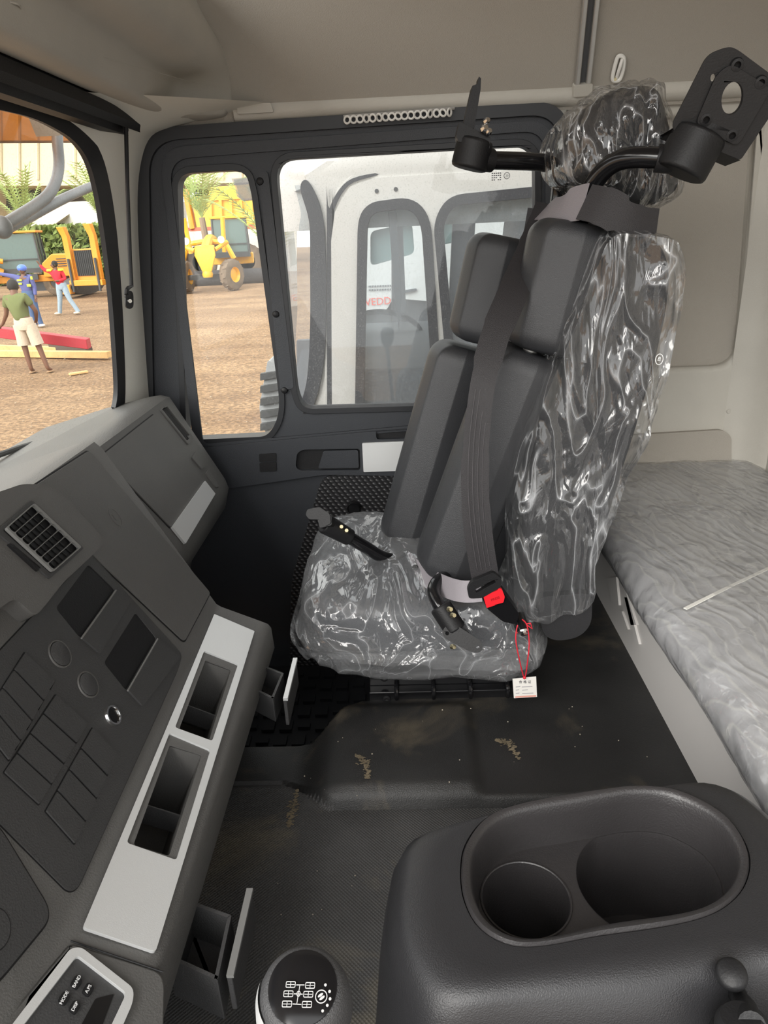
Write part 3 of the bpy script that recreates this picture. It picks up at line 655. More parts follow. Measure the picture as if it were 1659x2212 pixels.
for k in range(5):
    u = (k+.7)/6
    A, B_ = PF.hit(*bil(q4, u, .02)), PF.hit(*bil(q4, u, .98)); MB().tube([A, B_], .0011, 6).build('slat', M['dashd'], v2, local=False)
lid('vent_tab', PF, [(404, 943), (411, 939), (415, 947), (409, 951)], .001, .003)
# hood with the rectangular outlet
hoodp = FPl.L([(-220, 1180), (-60, 1090), (20, 1062), (70, 1062), (112, 1085), (196, 1176), (188, 1200), (108, 1274), (50, 1345), (38, 1343), (0, 1308), (-150, 1420)])
hd_ = plate('vent_hood', FPl, rnd(hoodp, .012), -.01, .022, M['dash'], dsh, bevel=.008, seg=4)
HV = FPl.shift(.0222)
VQ = [(4, 1146), (66, 1092), (168, 1186), (106, 1240)]
def vdir(px, py): return HV.l(px, py)
fr_ = MB().prism(HV, rnd(HV.L([(-12, 1150), (65, 1082), (178, 1186), (104, 1252)]), .004), 0, .003, holes=[rnd(HV.L([(2, 1148), (66, 1092), (168, 1186), (105, 1241)]), .003)]).build('air_vent', M['dashd'], dsh, bevel=.001)
plate('vent_back', HV, HV.L([(2, 1148), (66, 1092), (168, 1186), (105, 1241)]), .0002, .0006, M['black'], fr_)
holes = []
for k in range(7):
    u0, u1 = .012+k*.14, .012+k*.14+.130
    holes.append(rnd(HV.L([bil(VQ, .03, u0) if 0 else (0, 0)]), 0) if 0 else rnd(HV.L([bil([VQ[0], VQ[3], VQ[2], VQ[1]], u0, .05), bil([VQ[0], VQ[3], VQ[2], VQ[1]], u1, .05), bil([VQ[0], VQ[3], VQ[2], VQ[1]], u1, .95), bil([VQ[0], VQ[3], VQ[2], VQ[1]], u0, .95)]), .004))
M['ventgrey'] = mat('vent_grey_edge', (.2, .2, .195), .4)
gr = MB().prism(HV, rnd(HV.L(VQ), .003), .003, .007, holes=holes).build('louvre_frame', M['ventgrey'], fr_, bevel=.0005)
for v_ in (.22, .36, .5, .64, .78):
    A, B_ = HV.hit(*bil([VQ[0], VQ[3], VQ[2], VQ[1]], .03, v_)), HV.hit(*bil([VQ[0], VQ[3], VQ[2], VQ[1]], .97, v_)); MB().tube([A+HV.n*.0015, B_+HV.n*.0015], .0009, 5).build('blade', M['black'], fr_)
plate('vent_slider', HV, rnd(HV.L([(14, 1178), (20, 1174), (84, 1228), (78, 1236)]), .002), 0, .003, M['black'], dsh)
# control panel on the face
lid('switch_panel', FPl, [(195, 1197), (392, 1414), (382, 1448), (166, 1920), (146, 1929), (0, 1782), (-160, 1640), (-90, 1500)], .01, .0002, 'dashd', .0012)
pan = None
FP2 = FPl.shift(.0003)
plate('panel_skin', FP2, rnd(FPl.L([(195, 1197), (392, 1414), (382, 1448), (166, 1920), (146, 1929), (0, 1782), (-160, 1640), (-90, 1500)]), .01), 0, .0015, M['dashd'], dsh,
      holes=[p1, p2, ell(*FPl.l(243, 1546), .0098, .0098)], bevel=.0006)
FP3 = FPl.shift(.0019)
for q in ([(247, 1277), (275, 1305), (211, 1415), (172, 1381)], [(337, 1382), (385, 1422), (303, 1528), (272, 1494)]):
    plate('tray_flap', FP3, rnd(FPl.L(q), .003), 0, .003, M['dashd'], dsh, bevel=.001)
    a, b2 = FP3.hit(*q[0])+FP3.n*.003, FP3.hit(*q[3])+FP3.n*.003; MB().tube([a, b2], .0013, 6).build('flap_edge', M['ventgrey'], dsh)
for (px, py, rr) in ((129, 1413, .0155), (190, 1479, .0150)):
    c = FP3.hit(px, py); MB().lathe(c, FP3.n, [(0, .0026), (rr*.9, .0026), (rr*.98, .0018), (rr, .0)], 30).build('round_blank', M['dashd'], dsh)
    MB().lathe(c, FP3.n, [(rr*1.02, 0), (rr*1.06, .0016), (rr*1.14, .0016), (rr*1.18, 0)], 30).build('blank_rim', M['dash'], dsh)
c = FP3.hit(243, 1546); sk = MB().lathe(c, FP3.n, [(.0098, -.012), (.0098, .001), (.0105, .003), (.0128, .003), (.0138, .0)], 32).build('power_socket', M['chrome'], dsh)
MB().lathe(c, FP3.n, [(.0, -.028), (.009, -.028), (.0096, -.001), (.0100, .0005)], 28).build('socket_liner', M['gloss'], sk)
for quad in ([(49, 1409), (116, 1474), (15, 1648), (-50, 1565)], [(116, 1500), (188, 1565), (80, 1743), (2, 1671)], [(195, 1572), (252, 1630), (157, 1828), (92, 1755)]):
    plate('switch_recess', FP3, rnd(FPl.L(quad), .0015), -.0005, .0004, M['black'], dsh)
    for k in range(4):
        v0, v1 = k/4+.012, (k+1)/4-.012
        plate('switch_blank', FP3, rnd(FPl.L([bil(quad, .02, v0), bil(quad, .98, v0), bil(quad, .98, v1), bil(quad, .02, v1)]), .0015), 0, .0022, M['dashd'], dsh, bevel=.0008)
lid('lower_cover', FPl, [(-120, 1680), (0, 1796), (100, 1960), (101, 1990), (0, 2112), (-200, 2300)], .01, .0025, 'dashd')
c = FPl.hit(-18, 2010); MB().tube([FP3.w(*[FPl.l(-18, 2010)[0]+.018*math.cos(t), FPl.l(-18, 2010)[1]+.018*math.sin(t)]) for t in [k*math.pi/14 for k in range(28)]], .0009, 6, closed=True).build('ring_groove', M['black'], dsh)
# silver strip with two deep trays
STR = rnd(SPl.L([(461, 1331), (548, 1368), (333, 2063), (176, 2010)]), [.002, .002, .004, .004])
h1, h2 = rnd(SPl.L(hole1), .004), rnd(SPl.L(hole2), .004)
plate('silver_strip', SPl, STR, .001, .005, M['silver'], dsh, holes=[h1, h2], bevel=.0012)
for hh, ii in ((h1, rnd(SPl.L(in1), .004)), (h2, rnd(SPl.L(in2), .004))):
    plate('tray_rim', SPl, hh, .0005, .0022, M['dash'], dsh, holes=[ii])
for q in (in1, in2):
    a, b2 = SPl.hit(*bil(q, 0, .42)), SPl.hit(*bil(q, 1, .42)); MB().strap([a-SPl.n*.045, b2-SPl.n*.045], SPl.n, .002, .03).build('tray_divider', M['dashd'], dsh)
a, b2 = SPl.hit(152, 2034)+SPl.n*.001, SPl.hit(352, 2101)+SPl.n*.001
# near housing with the radio panel
SR = SPl.shift(.002)
plate('radio_housing', SPl, rnd(SPl.L([(150, 2036), (300, 2082), (345, 2096), (356, 2120), (352, 2300), (260, 2560), (-140, 2500), (-40, 2260)]), [.004, .004, .01, .01, 0, 0, 0, 0]), -.09, .0015, M['dash'], dsh, bevel=.004)
ro = rnd(SR.L([(149, 2056), (172, 2052), (286, 2142), (284, 2172), (215, 2330), (-10, 2400), (-45, 2310)]), [.004, .006, .006, .006, .005, .005, .005])
ri = rnd(SR.L([(164, 2070), (270, 2152), (200, 2300), (0, 2350), (-20, 2310)]), .004)
plate('radio_surround', SR, ro, 0, .005, M['silver'], dsh, holes=[ri], bevel=.0018)
rp_ = plate('radio_panel', SR, ri, 0, .0015, M['dashd'], dsh)
for (px, py, s) in ((163, 2127, 'BAND'), (188, 2143, 'A.PS'), (136, 2162, 'MODE'), (159, 2181, 'DISP')):
    quad = [(px-5-9, py+11-7), (px-5+6, py+11+5), (px+5+9, py-11+7), (px+5-6, py-11-5)]
    bt = plate('radio_button', SR, rnd(SR.L(quad), .0025), .0015, .0045, M['black'], dsh, bevel=.0008)
    c0, c1 = SR.l(px-5, py+9), SR.l(px+5, py-9); ang = math.atan2(c1[1]-c0[1], c1[0]-c0[0])
    text('button_lettering', s, SR, (c0[0]+c1[0])/2, (c0[1]+c1[1])/2, .0042, M['markw'], bt, rot=ang, d=.0047)
plate('radio_display', SR, rnd(SR.L([(205, 2160), (245, 2150), (215, 2230), (170, 2225)]), .002), .0015, .0022, M['gloss'], rp_)
mb = MB(); mb.tube([a, b2], .0009, 6); mb.build('joint_line', M['black'], dsh)
# drawers standing open under the strip
def drawer(ring, pan_q, z0, dep):
    dr = MB(); ZP = Plane((0, 0, z0), (0, 0, 1), (1, 0, 0))
    o_ = ZP.L(ring); i_ = grow(rnd(o_, .002), -.004)
    R_ = rnd(o_, .002)
    dr.loft([[ZP.w(a, b, 0) for a, b in i_], [ZP.w(a, b, 0) for a, b in R_], [ZP.w(a, b, -dep) for a, b in R_]], True, (False, True))
    dr.loft([[ZP.w(a, b, 0) for a, b in i_], [ZP.w(a, b, -dep+.004) for a, b in i_]], True, (False, True))
    t = dr.build('pull_out_tray', M['dashd'], dsh, smooth=30)
    x0 = sum(ZP.hit(*p).x for p in pan_q)/2; ys_ = [ZP.hit(*p).y for p in pan_q]
    MB().box((x0, sum(ys_)/2, z0-.022), (.006, abs(ys_[0]-ys_[1]), .050)).build('tray_front', M['dashd'], t, bevel=.0015)
    return t, x0, ys_
t1, x1, ya = drawer([(549, 1429), (613, 1454), (590, 1510), (534, 1482)], [(636, 1427), (617, 1515)], -.70, .045)
MB().box((x1+.001, sum(ya)/2, -.6965), (.0075, abs(ya[0]-ya[1]), .005)).build('front_edge', M['silver'], t1)
t2, x2, yb_ = drawer([(400, 1941), (500, 1977), (470, 2118), (358, 2067)], [(535, 1926), (500, 2115)], -.71, .06)
MB().box((x2+.001, sum(yb_)/2, -.7065), (.0075, abs(yb_[0]-yb_[1]), .004)).build('front_edge', M['ventgrey'], t2)

# ================================================================ CUPHOLDER CONSOLE
cs = thing('centre_console', 'black grained console box with an oval double cup holder', 'console', (.17, .5, -.87))
ZT = -.57; NR = 120
def res(poly, n=NR, start=None):
    P_ = [V(p) for p in poly]; L_ = [0]
    for i in range(len(P_)): L_.append(L_[-1]+(P_[(i+1) % len(P_)]-P_[i]).length)
    out = []
    c = sum(P_, V((0, 0)))/len(P_) if len(P_[0]) == 2 else None
    for k in range(n):
        s_ = L_[-1]*k/n; i = max(j for j in range(len(P_)) if L_[j] <= s_+1e-12); f = (s_-L_[i])/max(1e-9, L_[i+1]-L_[i]); out.append(P_[i].lerp(P_[(i+1) % len(P_)], f))
    return out
def byangle(poly, c, n=NR):
    out = []
    for k in range(n):
        a = 2*math.pi*k/n; d = V((math.cos(a), math.sin(a))); best = 0
        for i in range(len(poly)):
            p, q = V(poly[i][:2])-V(c), V(poly[(i+1) % len(poly)][:2])-V(c); e = q-p; den = d.x*e.y-d.y*e.x
            if abs(den) < 1e-12: continue
            t = (p.x*e.y-p.y*e.x)/den; s_ = (p.x*d.y-p.y*d.x)/den
            if t > 0 and -1e-6 <= s_ <= 1+1e-6: best = max(best, t)
        out.append(V(c)+d*best)
    return out
def zp(px, py, z=ZT): p = PZ(px, py, z); return (p.x, p.y)
topo = rnd([zp(*p) for p in ((892, 1800), (1080, 1745), (1300, 1708), (1560, 1678), (1700, 1790), (1800, 2100), (1659, 2055), (1300, 2105), (960, 2150), (868, 2010))], [.025, .05, .05, .035, .04, .03, .03, .05, .03, .04], 6)
rim = [zp(*p) for p in ((1003, 1880), (1013, 1825), (1055, 1772), (1130, 1742), (1300, 1712), (1385, 1704), (1470, 1716), (1560, 1765), (1608, 1835), (1605, 1900), (1562, 1952), (1480, 1985), (1300, 2013), (1180, 2037), (1105, 2036), (1042, 2000), (1010, 1942))]
rim = [tuple(p) for p in catmull(rim, 5, True)]
cc = (.175, .505)
TO, RI = byangle(topo, cc), byangle(rim, cc)
def off_ring(R, d, z): return [V((*(p+(p-V(cc)).normalized()*d), z)) for p in R]
rings = [off_ring(TO, .045, -.875), off_ring(TO, .036, -.74), off_ring(TO, .028, -.65), off_ring(TO, .020, -.605), off_ring(TO, .010, -.582), off_ring(TO, -.004, ZT-.001)]
rings += [[a.lerp(b_, t) for a, b_ in zip(off_ring(TO, -.004, ZT-.001), off_ring(RI, .004, ZT))] for t in (.5, 1)]
rings += [off_ring(RI, .0032, ZT-.004)]
MB().loft(rings, True, (False, False)).build('console_body', M['console'], cs, smooth=60)
# nearer, lower shoulder of the console running towards the driver
sh_ = [zp(*p, -.66) for p in ((800, 2060), (880, 2230), (1300, 2150), (1700, 2060), (1800, 2500), (760, 2500))]
# insert
rg = [off_ring(RI, .0030, ZT-.001), off_ring(RI, .001, ZT+.0035), off_ring(RI, -.004, ZT+.003), off_ring(RI, -.007, ZT-.002), off_ring(RI, -.009, ZT-.012), off_ring(RI, -.014, ZT-.047)]
M['cupins'] = mat('cup_holder_insert', (.032, .030, .031), .36, 0, .25, 500, .1, 5)
ins = MB().loft(rg, True, (False, False)).build('cup_insert', M['cupins'], cs, smooth=70)
ZS = ZT-.047; SH = Plane((0, 0, ZS), (0, 0, 1), (1, 0, 0))
inner = [SH.o and ((p-SH.o).dot(SH.x), (p-SH.o).dot(SH.y)) for p in off_ring(RI, -.014, ZS)]
def zs(px, py, z=ZS): p = PZ(px, py, z); return V((p.x, p.y))
cl_, cr2, ct, cb = zs(1040, 1948), zs(1234, 1948), zs(1136, 1863), zs(1140, 2030)
c1 = ((cl_+cr2)/2); r1 = (cr2-cl_).length/2; c1 = V((c1.x, zs(1136, 1863).y-r1))
L2, T2 = zs(1243, 1900), zs(1390, 1806)
r2 = .071; c2 = V((L2.x+r2, c1.y+.018))
S1 = [(c1.x+r1*math.cos(a), c1.y+r1*math.sin(a)) for a in [2*math.pi*k/48 for k in range(48)]]
innerB = [(p.x, p.y) for p in off_ring(RI, -.0145, ZS)]
def inside(pt, poly):
    x, y = pt; r_ = False
    for i in range(len(poly)):
        x1_, y1_ = poly[i-1]; x2_, y2_ = poly[i]
        if (y1_ > y) != (y2_ > y) and x < (x2_-x1_)*(y-y1_)/(y2_-y1_)+x1_: r_ = not r_
    return r_
S2 = []
for k in range(72):
    a = 2*math.pi*k/72; rr = r2*1.25 if math.cos(a) > 0 else r2
    p = V((c2.x+rr*math.cos(a), c2.y+rr*.95*math.sin(a))); t = 1.0
    while not inside(tuple(p), innerB) and t > .3: t -= .01; p = c2+(V((c2.x+rr*math.cos(a), c2.y+rr*.95*math.sin(a)))-c2)*t
    S2.append(tuple(p))
def in2d(p): return (V((p[0], p[1], ZS))-SH.o).dot(SH.x), (V((p[0], p[1], ZS))-SH.o).dot(SH.y)
fl_ = [in2d(p) for p in [(q.x, q.y) for q in off_ring(RI, -.013, ZS)]]
S2s = [tuple(V(p)+(c2-V(p))*.02) for p in S2]
MB().prism(SH, fl_, -.0015, 0, holes=[[in2d(p) for p in S1], [in2d(p) for p in S2s]]).build('cup_shelf', M['cupins'], ins, smooth=30)
def well(S, c, name):
    prf = [(1.0, ZS+.0005), (1.03, ZS+.0012), (1.0, ZS+.0008), (.975, ZS-.006), (.95, ZS-.07), (.93, ZS-.112), (.9, ZS-.116), (.0, ZS-.117)]
    MB().loft([[V((c.x+(p[0]-c.x)*max(f, .01), c.y+(p[1]-c.y)*max(f, .01), z)) for p in S] for f, z in prf[2:]], True, (False, True)).build(name, M['cupins'], ins, smooth=50)
well(S1, c1, 'cup_well'); well(S2s, c2, 'cup_well')
MB().tube([V((c1.x+r1*math.cos(a), c1.y+r1*math.sin(a), ZS+.0005)) for a in [2*math.pi*k/48 for k in range(48)]], .0013, 6, closed=True).build('well_lip', M['cupins'], ins)
# lower shoulder block
SB = Plane((0, 0, -.69), (0, 0, 1), (1, 0, 0))
def sb(px, py): p = PZ(px, py, -.69); return in2d((p.x, p.y))
ck_ = [sb(*p) for p in ((850, 2140), (1250, 2100), (1700, 2040), (1900, 2200), (1900, 3200), (820, 3200))]
plate('console_shoulder', SB, rnd(ck_, [.04, .02, .02, .02, .02, .03]), -.185, 0, M['console'], cs, bevel=.03, seg=5)

# ================================================================ GEAR LEVER
gk = V(PY(656, 2150, .292)); gs_ = thing('gear_lever', 'gear lever with silver-sided grey knob and white shift pattern', 'gear lever', (gk.x+.0, gk.y-.0, -.87))
ax = (V((0, 0, 0))-gk).normalized()*.55+V((0, 0, 1))*.75; ax.normalize()
M['knob'] = mat('knob_grey_rubber', (.05, .05, .052), .5, 0, .5, 900)
kn = MB().lathe(gk-ax*.04, ax, [(.0, -.03), (.012, -.03), (.020, -.02), (.027, .0), (.0295, .02), (.0285, .035), (.0255, .046), (.0215, .0515), (.0205, .0515)], 44).build('knob', M['knob'], gs_, smooth=60)
MB().lathe(gk-ax*.04, ax, [(.0207, .0508), (.0205, .0525), (.015, .0545), (.008, .0555), (0, .0558)], 40).build('emblem_disc', M['gloss'], kn, smooth=60)
# silver side strips
u_ = V((-1, -.25, 0)); u_ = (u_-ax*u_.dot(ax)).normalized(); v_ = ax.cross(u_)
rr_ = []
for h, r_ in ((-.02, .0206), (.0, .0276), (.02, .0301), (.035, .0291), (.045, .0268)):
    rr_.append([gk-ax*.04+ax*h+(u_*math.cos(a)+v_*math.sin(a))*(r_+.0004) for a in [-.42+.84*k/10 for k in range(11)]])
MB().loft(rr_, False).build('silver_side', M['silver'], kn, smooth=60)
MB().cyl((gk.x-ax.x*.07, gk.y-ax.y*.07, gk.z-ax.z*.07), (gk.x+.02, gk.y-.03, -.87), .008, 16).build('shaft', M['black'], gs_)
MB().lathe((gk.x+.02, gk.y-.03, -.875), (0, 0, 1), [(.052, 0), (.05, .01), (.044, .02), (.042, .05), (.052, .06), (.035, .07), (.03, .12), (.012, .13)], 28).build('gaiter', M['rubber'], gs_)
KP = Plane(gk+ax*.0163, ax, M3 @ V((1, 0, 0)))
if KP.y.dot(M3 @ V((0, 1, 0))) < 0: KP.y = -KP.y
def kx(px, py): p = KP.l(px, py); return p
mk = MB()
def rr2(cx, cy, w_, h_, r_): return rnd([(cx-w_, cy-h_), (cx+w_, cy-h_), (cx+w_, cy+h_), (cx-w_, cy+h_)], r_, 3)
cells = [(628, 2127), (670, 2129), (623, 2147), (666, 2148), (620, 2169), (663, 2170)]
for (px, py) in cells:
    a, b2 = kx(px, py); w_, h_ = .0029, .0017
    mk.prism(KP, rr2(a, b2, w_, h_, .0008), 0, .0004, holes=[rr2(a, b2, w_-.0004, h_-.0004, .0005)])
    mk.prism(KP, rr2(a, b2, .00018, h_-.0004, 0), 0, .0004); mk.prism(KP, rr2(a, b2, w_-.0006, .00015, 0), 0, .0003)
def ln(p, q, t_=.0002):
    a, b2 = V(kx(*p)), V(kx(*q)); d = (b2-a).normalized(); n_ = V((-d.y, d.x))*t_; mk.prism(KP, [tuple(a+n_), tuple(b2+n_), tuple(b2-n_), tuple(a-n_)], 0, .0004)
ln((648, 2128), (641, 2170)); ln((640, 2128), (658, 2128)); ln((635, 2147), (654, 2148)); ln((632, 2169), (651, 2170))
a, b2 = kx(645, 2147); mk.prism(KP, ell(a, b2, .0012, .0015, 14), 0, .0005, holes=[ell(a, b2, .0008, .0011, 14)])
a, b2 = kx(694, 2153); mk.prism(KP, ell(a, b2, .0036, .0036, 24), 0, .0004, holes=[ell(a, b2, .0031, .0031, 24)])
a_, b_2 = a, b2
mk.prism(KP, ell(a-.0005, b2+.0007, .0018, .0007, 12, .6), 0, .0004); mk.prism(KP, ell(a+.0005, b2-.0007, .0018, .0007, 12, .6), 0, .0004)
for (px, py) in ((703, 2128), (712, 2142), (713, 2158), (707, 2172), (697, 2184)): mk.prism(KP, ell(*kx(px, py), .0008, .0008, 10), 0, .0004)
mk.build('shift_pattern', mat('grey_print', (.5, .5, .5), .5), kn, smooth=0)
# ================================================================ HAND BRAKE LEVER
hb_ = PY(1580, 2105, .40); br = thing('hand_brake_lever', 'small black lever with flat round knob beside the console', 'lever', (hb_.x+.02, hb_.y-.02, -.69))
ax2 = ((V((0, 0, 0))-hb_).normalized()*.6+V((-.1, -.1, .6))).normalized()
MB().lathe(hb_, ax2, [(0, -.014), (.007, -.014), (.0105, -.008), (.0122, -.001), (.0118, .003), (.009, .0055), (0, .0062)], 30).build('knob', M['black'], br, smooth=60)
bs = PY(1625, 2215, .36)
MB().tube([hb_-ax2*.010, hb_-ax2*.02+V((.004, -.004, -.008)), bs], [.0065, .0075, .010], 14, smooth=4).build('stem', M['black'], br)
MB().lathe(bs+V((0, 0, -.03)), (-.2, .2, 1), [(.024, -.05), (.024, 0), (.026, .004), (.026, .012), (.023, .016), (.021, .016), (.019, .026), (.014, .032), (0, .033)], 30).build('valve_body', M['black'], br, smooth=40)
MB().lathe(bs+V((.030, .004, -.03)), (0, 0, 1), [(.012, -.05), (.012, .01), (.009, .016), (0, .017)], 18).build('valve_port', M['black'], br, smooth=40)
# ================================================================ PASSENGER SEAT
seat = thing('passenger_seat', 'black passenger seat wrapped in clear crumpled polythene', 'seat', (.1, 1.36, -.85))
def superbox(c, h, e, n=40, m=80, f=None, shear=0):
    def sp(v, k): return math.copysign(abs(v)**k, v)
    rings = []
    for i in range(n+1):
        th = -math.pi/2+math.pi*i/n; R = []
        for j in range(m):
            ph = 2*math.pi*j/m
            p = V((h[0]*sp(math.cos(th), e)*sp(math.cos(ph), e), h[1]*sp(math.cos(th), e)*sp(math.sin(ph), e), h[2]*sp(math.sin(th), e)))
            d = p.normalized() if p.length > 1e-6 else V((0, 0, 1))
            if f: p = p+d*f(p)
            p.z += shear*p.x
            R.append(V(c)+p)
        rings.append(R)
    return rings
cu = superbox((.02, 1.365, -.70), (.222, .232, .066), .38, 30, 72, lambda p: .006*noise.noise(p*9), -.06)
MB().loft(cu).build('cushion', M['seatv'], seat, smooth=70)
def fold(p, s, k=1.0):
    q = V((p.x*s[0], p.y*s[1], p.z*s[2])); a = noise.noise(q); b2 = noise.noise(q*2.3+V((5, 2, 1)))
    return k*(.55*(1-abs(a)*2.2)+.45*(1-abs(b2)*2.4))
M['film'] = film('crumpled_polythene', (8, 2.4, 7), (.2, .3, .5), .11, 1.1, .20, .8)  # raised white paints the broad bluish highlight on the cushion top
M['filmv'] = film('crumpled_polythene_back', (10, 6, 3.0), (0, .6, 0), .028, .9, .28, .75)
def cf(p):
    k = .004+.013*max(0, fold(p, (9, 4, 12)))
    if p.z < -.02: k += .012+.02*max(0, noise.noise(p*7))
    return k
MB().loft(superbox((.018, 1.362, -.71), (.228, .243, .080), .40, 90, 200, cf, -.05)).build('polythene_wrap', M['film'], seat, smooth=40)
# loose skirt of the bag hanging under the front and side of the cushion
sk_ = []
path = [(-.235, 1.60), (-.235, 1.35), (-.232, 1.16), (-.19, 1.105), (-.08, 1.095), (.06, 1.09), (.20, 1.09)]
pp_ = [p.to_2d() for p in catmull([V((a, b2, 0)) for a, b2 in path], 22)]
for k in range(9):
    R = []
    for i, p in enumerate(pp_):
        t = k/8; s_ = i/len(pp_); dz = (.075+.035*math.sin(s_*7+1)+.02*noise.noise(V((s_*9, 0, 0))))*(1-.5*s_)
        w_ = .010*noise.noise(V((s_*30, t*2, 4)))*t
        R.append(V((p.x+w_+.02*t, p.y+w_+.02*t, -.705-dz*t)))
    sk_.append(R)
MB().loft(sk_, False).build('loose_bag_edge', M['film'], seat, smooth=60)
# backrest (profile in the xz plane swept across the seat width)
yb0, yb1 = 1.15, 1.60
bo = [(1138, 1290), (1128, 1180), (1150, 1010), (1208, 850), (1262, 720), (1300, 600), (1318, 530), (1345, 512), (1410, 512), (1440, 530), (1456, 570), (1450, 660), (1418, 800), (1380, 930), (1348, 1030), (1300, 1190), (1268, 1300), (1210, 1325), (1160, 1318)]
def prof3(px_, yq, y, sc_=1.0, f=None, k=6):
    P_ = catmull([PY(a, b2, yq) for a, b2 in px_], k, True); c = sum(P_, V((0, 0, 0)))/len(P_)
    return [V((c.x+(p.x-c.x)*sc_, y, c.z+(p.z-c.z)*sc_)) for p in P_]
rg = [prof3(bo, yb0, y, s_) for y, s_ in ((yb0+.01, .0), (yb0, .80), (yb0+.002, .9), (yb0+.012, .965), (yb0+.035, 1), (yb0+.2, .98), (yb1-.035, 1), (yb1-.01, .96), (yb1, .85), (yb1-.005, 0))]
MB().loft(rg).build('backrest', M['seat'], seat, smooth=60)
bf = [(1112, 1300), (1102, 1150), (1118, 1020), (1180, 850), (1240, 700), (1290, 560), (1312, 518), (1345, 500), (1425, 508), (1462, 535), (1474, 580), (1466, 680), (1440, 800), (1410, 890), (1368, 1000), (1330, 1110), (1282, 1215), (1276, 1300), (1225, 1325), (1160, 1338), (1125, 1325)]
rgf = []; NF = 46
base_ = catmull([PY(a, b2, 1.12) for a, b2 in bf], 12, True); cb_ = sum(base_, V((0, 0, 0)))/len(base_)
ysf = [1.118]*7+[1.118+(1.632-1.118)*k/(NF-1) for k in range(NF)]+[1.632]*4
scs = [.02, .2, .4, .6, .75, .88, .95]+[.985]+[1.0]*(NF-2)+[.985]+[.9, .6, .3, .02]
for y, s_ in zip(ysf, scs):
    R = []
    for p in base_:
        q = V((cb_.x+(p.x-cb_.x)*s_, y, cb_.z+(p.z-cb_.z)*s_))
        fo1 = fold(V((q.x*.9+q.z*.35, q.y, q.z-q.x*.5)), (11, 5, 4))
        out = (p-cb_).normalized()
        if s_ < .99: q.y += (-.018*max(0, fo1)-.006*abs(noise.noise(q*26)))*(1 if y < 1.3 else -1)
        q += out*(.006*max(-.2, fo1))*s_
        R.append(q)
    rgf.append(R)
MB().loft(rgf).build('backrest_polythene', M['filmv'], seat, smooth=42)
# lower side cover of the backrest
hc = YP(1.135); plate('hinge_cover', hc, rnd(hc.L([(1160, 1290), (1280, 1280), (1278, 1350), (1250, 1378), (1200, 1386), (1172, 1370)]), .02), -.03, 0, M['seat'], seat, bevel=.008, seg=3)
bdg = YP(1.108); cc0 = bdg.l(1424, 776)
b_ = MB().prism(bdg, ell(*cc0, .0062, .0085, 24), 0, .0006, holes=[ell(*cc0, .0052, .0075, 24)]).build('badge_ring', M['markw'], seat)
text('badge_letter', 'B', bdg, cc0[0], cc0[1], .009, M['markw'], b_, rot=-.25, d=.0)
# headrest with its bag
ho = [(1262, 300), (1290, 230), (1345, 182), (1425, 178), (1452, 240), (1472, 330), (1478, 405), (1430, 440), (1370, 436), (1310, 400), (1272, 350)]
rg = [prof3(ho, 1.24, y, s_) for y, s_ in ((1.255, 0), (1.24, .6), (1.243, .82), (1.26, .95), (1.29, 1), (1.43, 1), (1.46, .95), (1.478, .8), (1.48, .5), (1.47, 0))]
MB().loft(rg).build('headrest', M['seat'], seat, smooth=70)
hf = [(1226, 345), (1230, 275), (1288, 212), (1345, 172), (1436, 166), (1456, 200), (1470, 280), (1484, 350), (1488, 412), (1455, 442), (1400, 454), (1345, 442), (1290, 410), (1240, 385)]
base2 = catmull([PY(a, b2, 1.22) for a, b2 in hf], 14, True); c2_ = sum(base2, V((0, 0, 0)))/len(base2); rg = []
for k in range(50):
    t = k/49; y = 1.205+.30*t; s_ = min(1, (1-abs(2*t-1)**4.5)**.5+.02); y = 1.355-.15*math.copysign(abs(math.cos(math.pi*t))**.55, math.cos(math.pi*t)) if True else y
    s_ = max(.02, math.sin(math.pi*t)**.42)
    R = []
    for p in base2:
        q = V((c2_.x+(p.x-c2_.x)*s_, y, c2_.z+(p.z-c2_.z)*s_)); f_ = fold(V((q.x, q.y*.5, q.z)), (26, 10, 7))
        q += (q-V((c2_.x, 1.355, c2_.z))).normalized()*(.011*max(-.2, f_)+.003*noise.noise(q*40)); R.append(q)
    rg.append(R)
M['filmh'] = film('crumpled_polythene_headrest', (13, 8, 3.5), (0, .3, 0), .02, 1.0, .3, .8)
MB().loft(rg).build('headrest_polythene', M['filmh'], seat, smooth=42)
# neck block with ribs between headrest and backrest
nk = YP(1.17); n_ = plate('neck_cover', nk, rnd(nk.L([(1320, 440), (1424, 455), (1416, 508), (1318, 512)]), .008), -.33, 0, M['black'], seat, bevel=.006)
for k in range(4): MB().tube([PY(1325, 474+k*9, 1.165), PY(1350, 477+k*9, 1.165)], .0022, 6).build('bellows_rib', M['black'], n_)
# pedestal
MB().box((.07, 1.37, -.80), (.31, .40, .10)).build('pedestal', M['gloss'], seat, bevel=.006)
RP = YP(1.148)
flg = MB().prism(RP, rnd([(-.088, -.850), (.225, -.850), (.225, -.788), (-.085, -.788)], .006), -.012, 0).build('pedestal_flange', M['gloss'], seat, bevel=.003)
MB().box((.068, 1.137, -.8195), (.31, .022, .005)).build('weld_ledge', M['gloss'], flg, bevel=.002)
for x in (-.035, .035, .105, .175): MB().tube([V((x, 1.126, -.832)), V((x, 1.121, -.817)), V((x, 1.132, -.808)), V((x, 1.147, -.806))], .0045, 8, smooth=3).build('clip', M['gloss'], flg)
for (px, py) in ((830, 1463), (835, 1509)): MB().lathe(RP.hit(px, py), (0, -1, 0), [(.009, 0), (.008, .003), (.004, .004), (0, .002)], 16).build('bolt_hole', M['black'], flg)
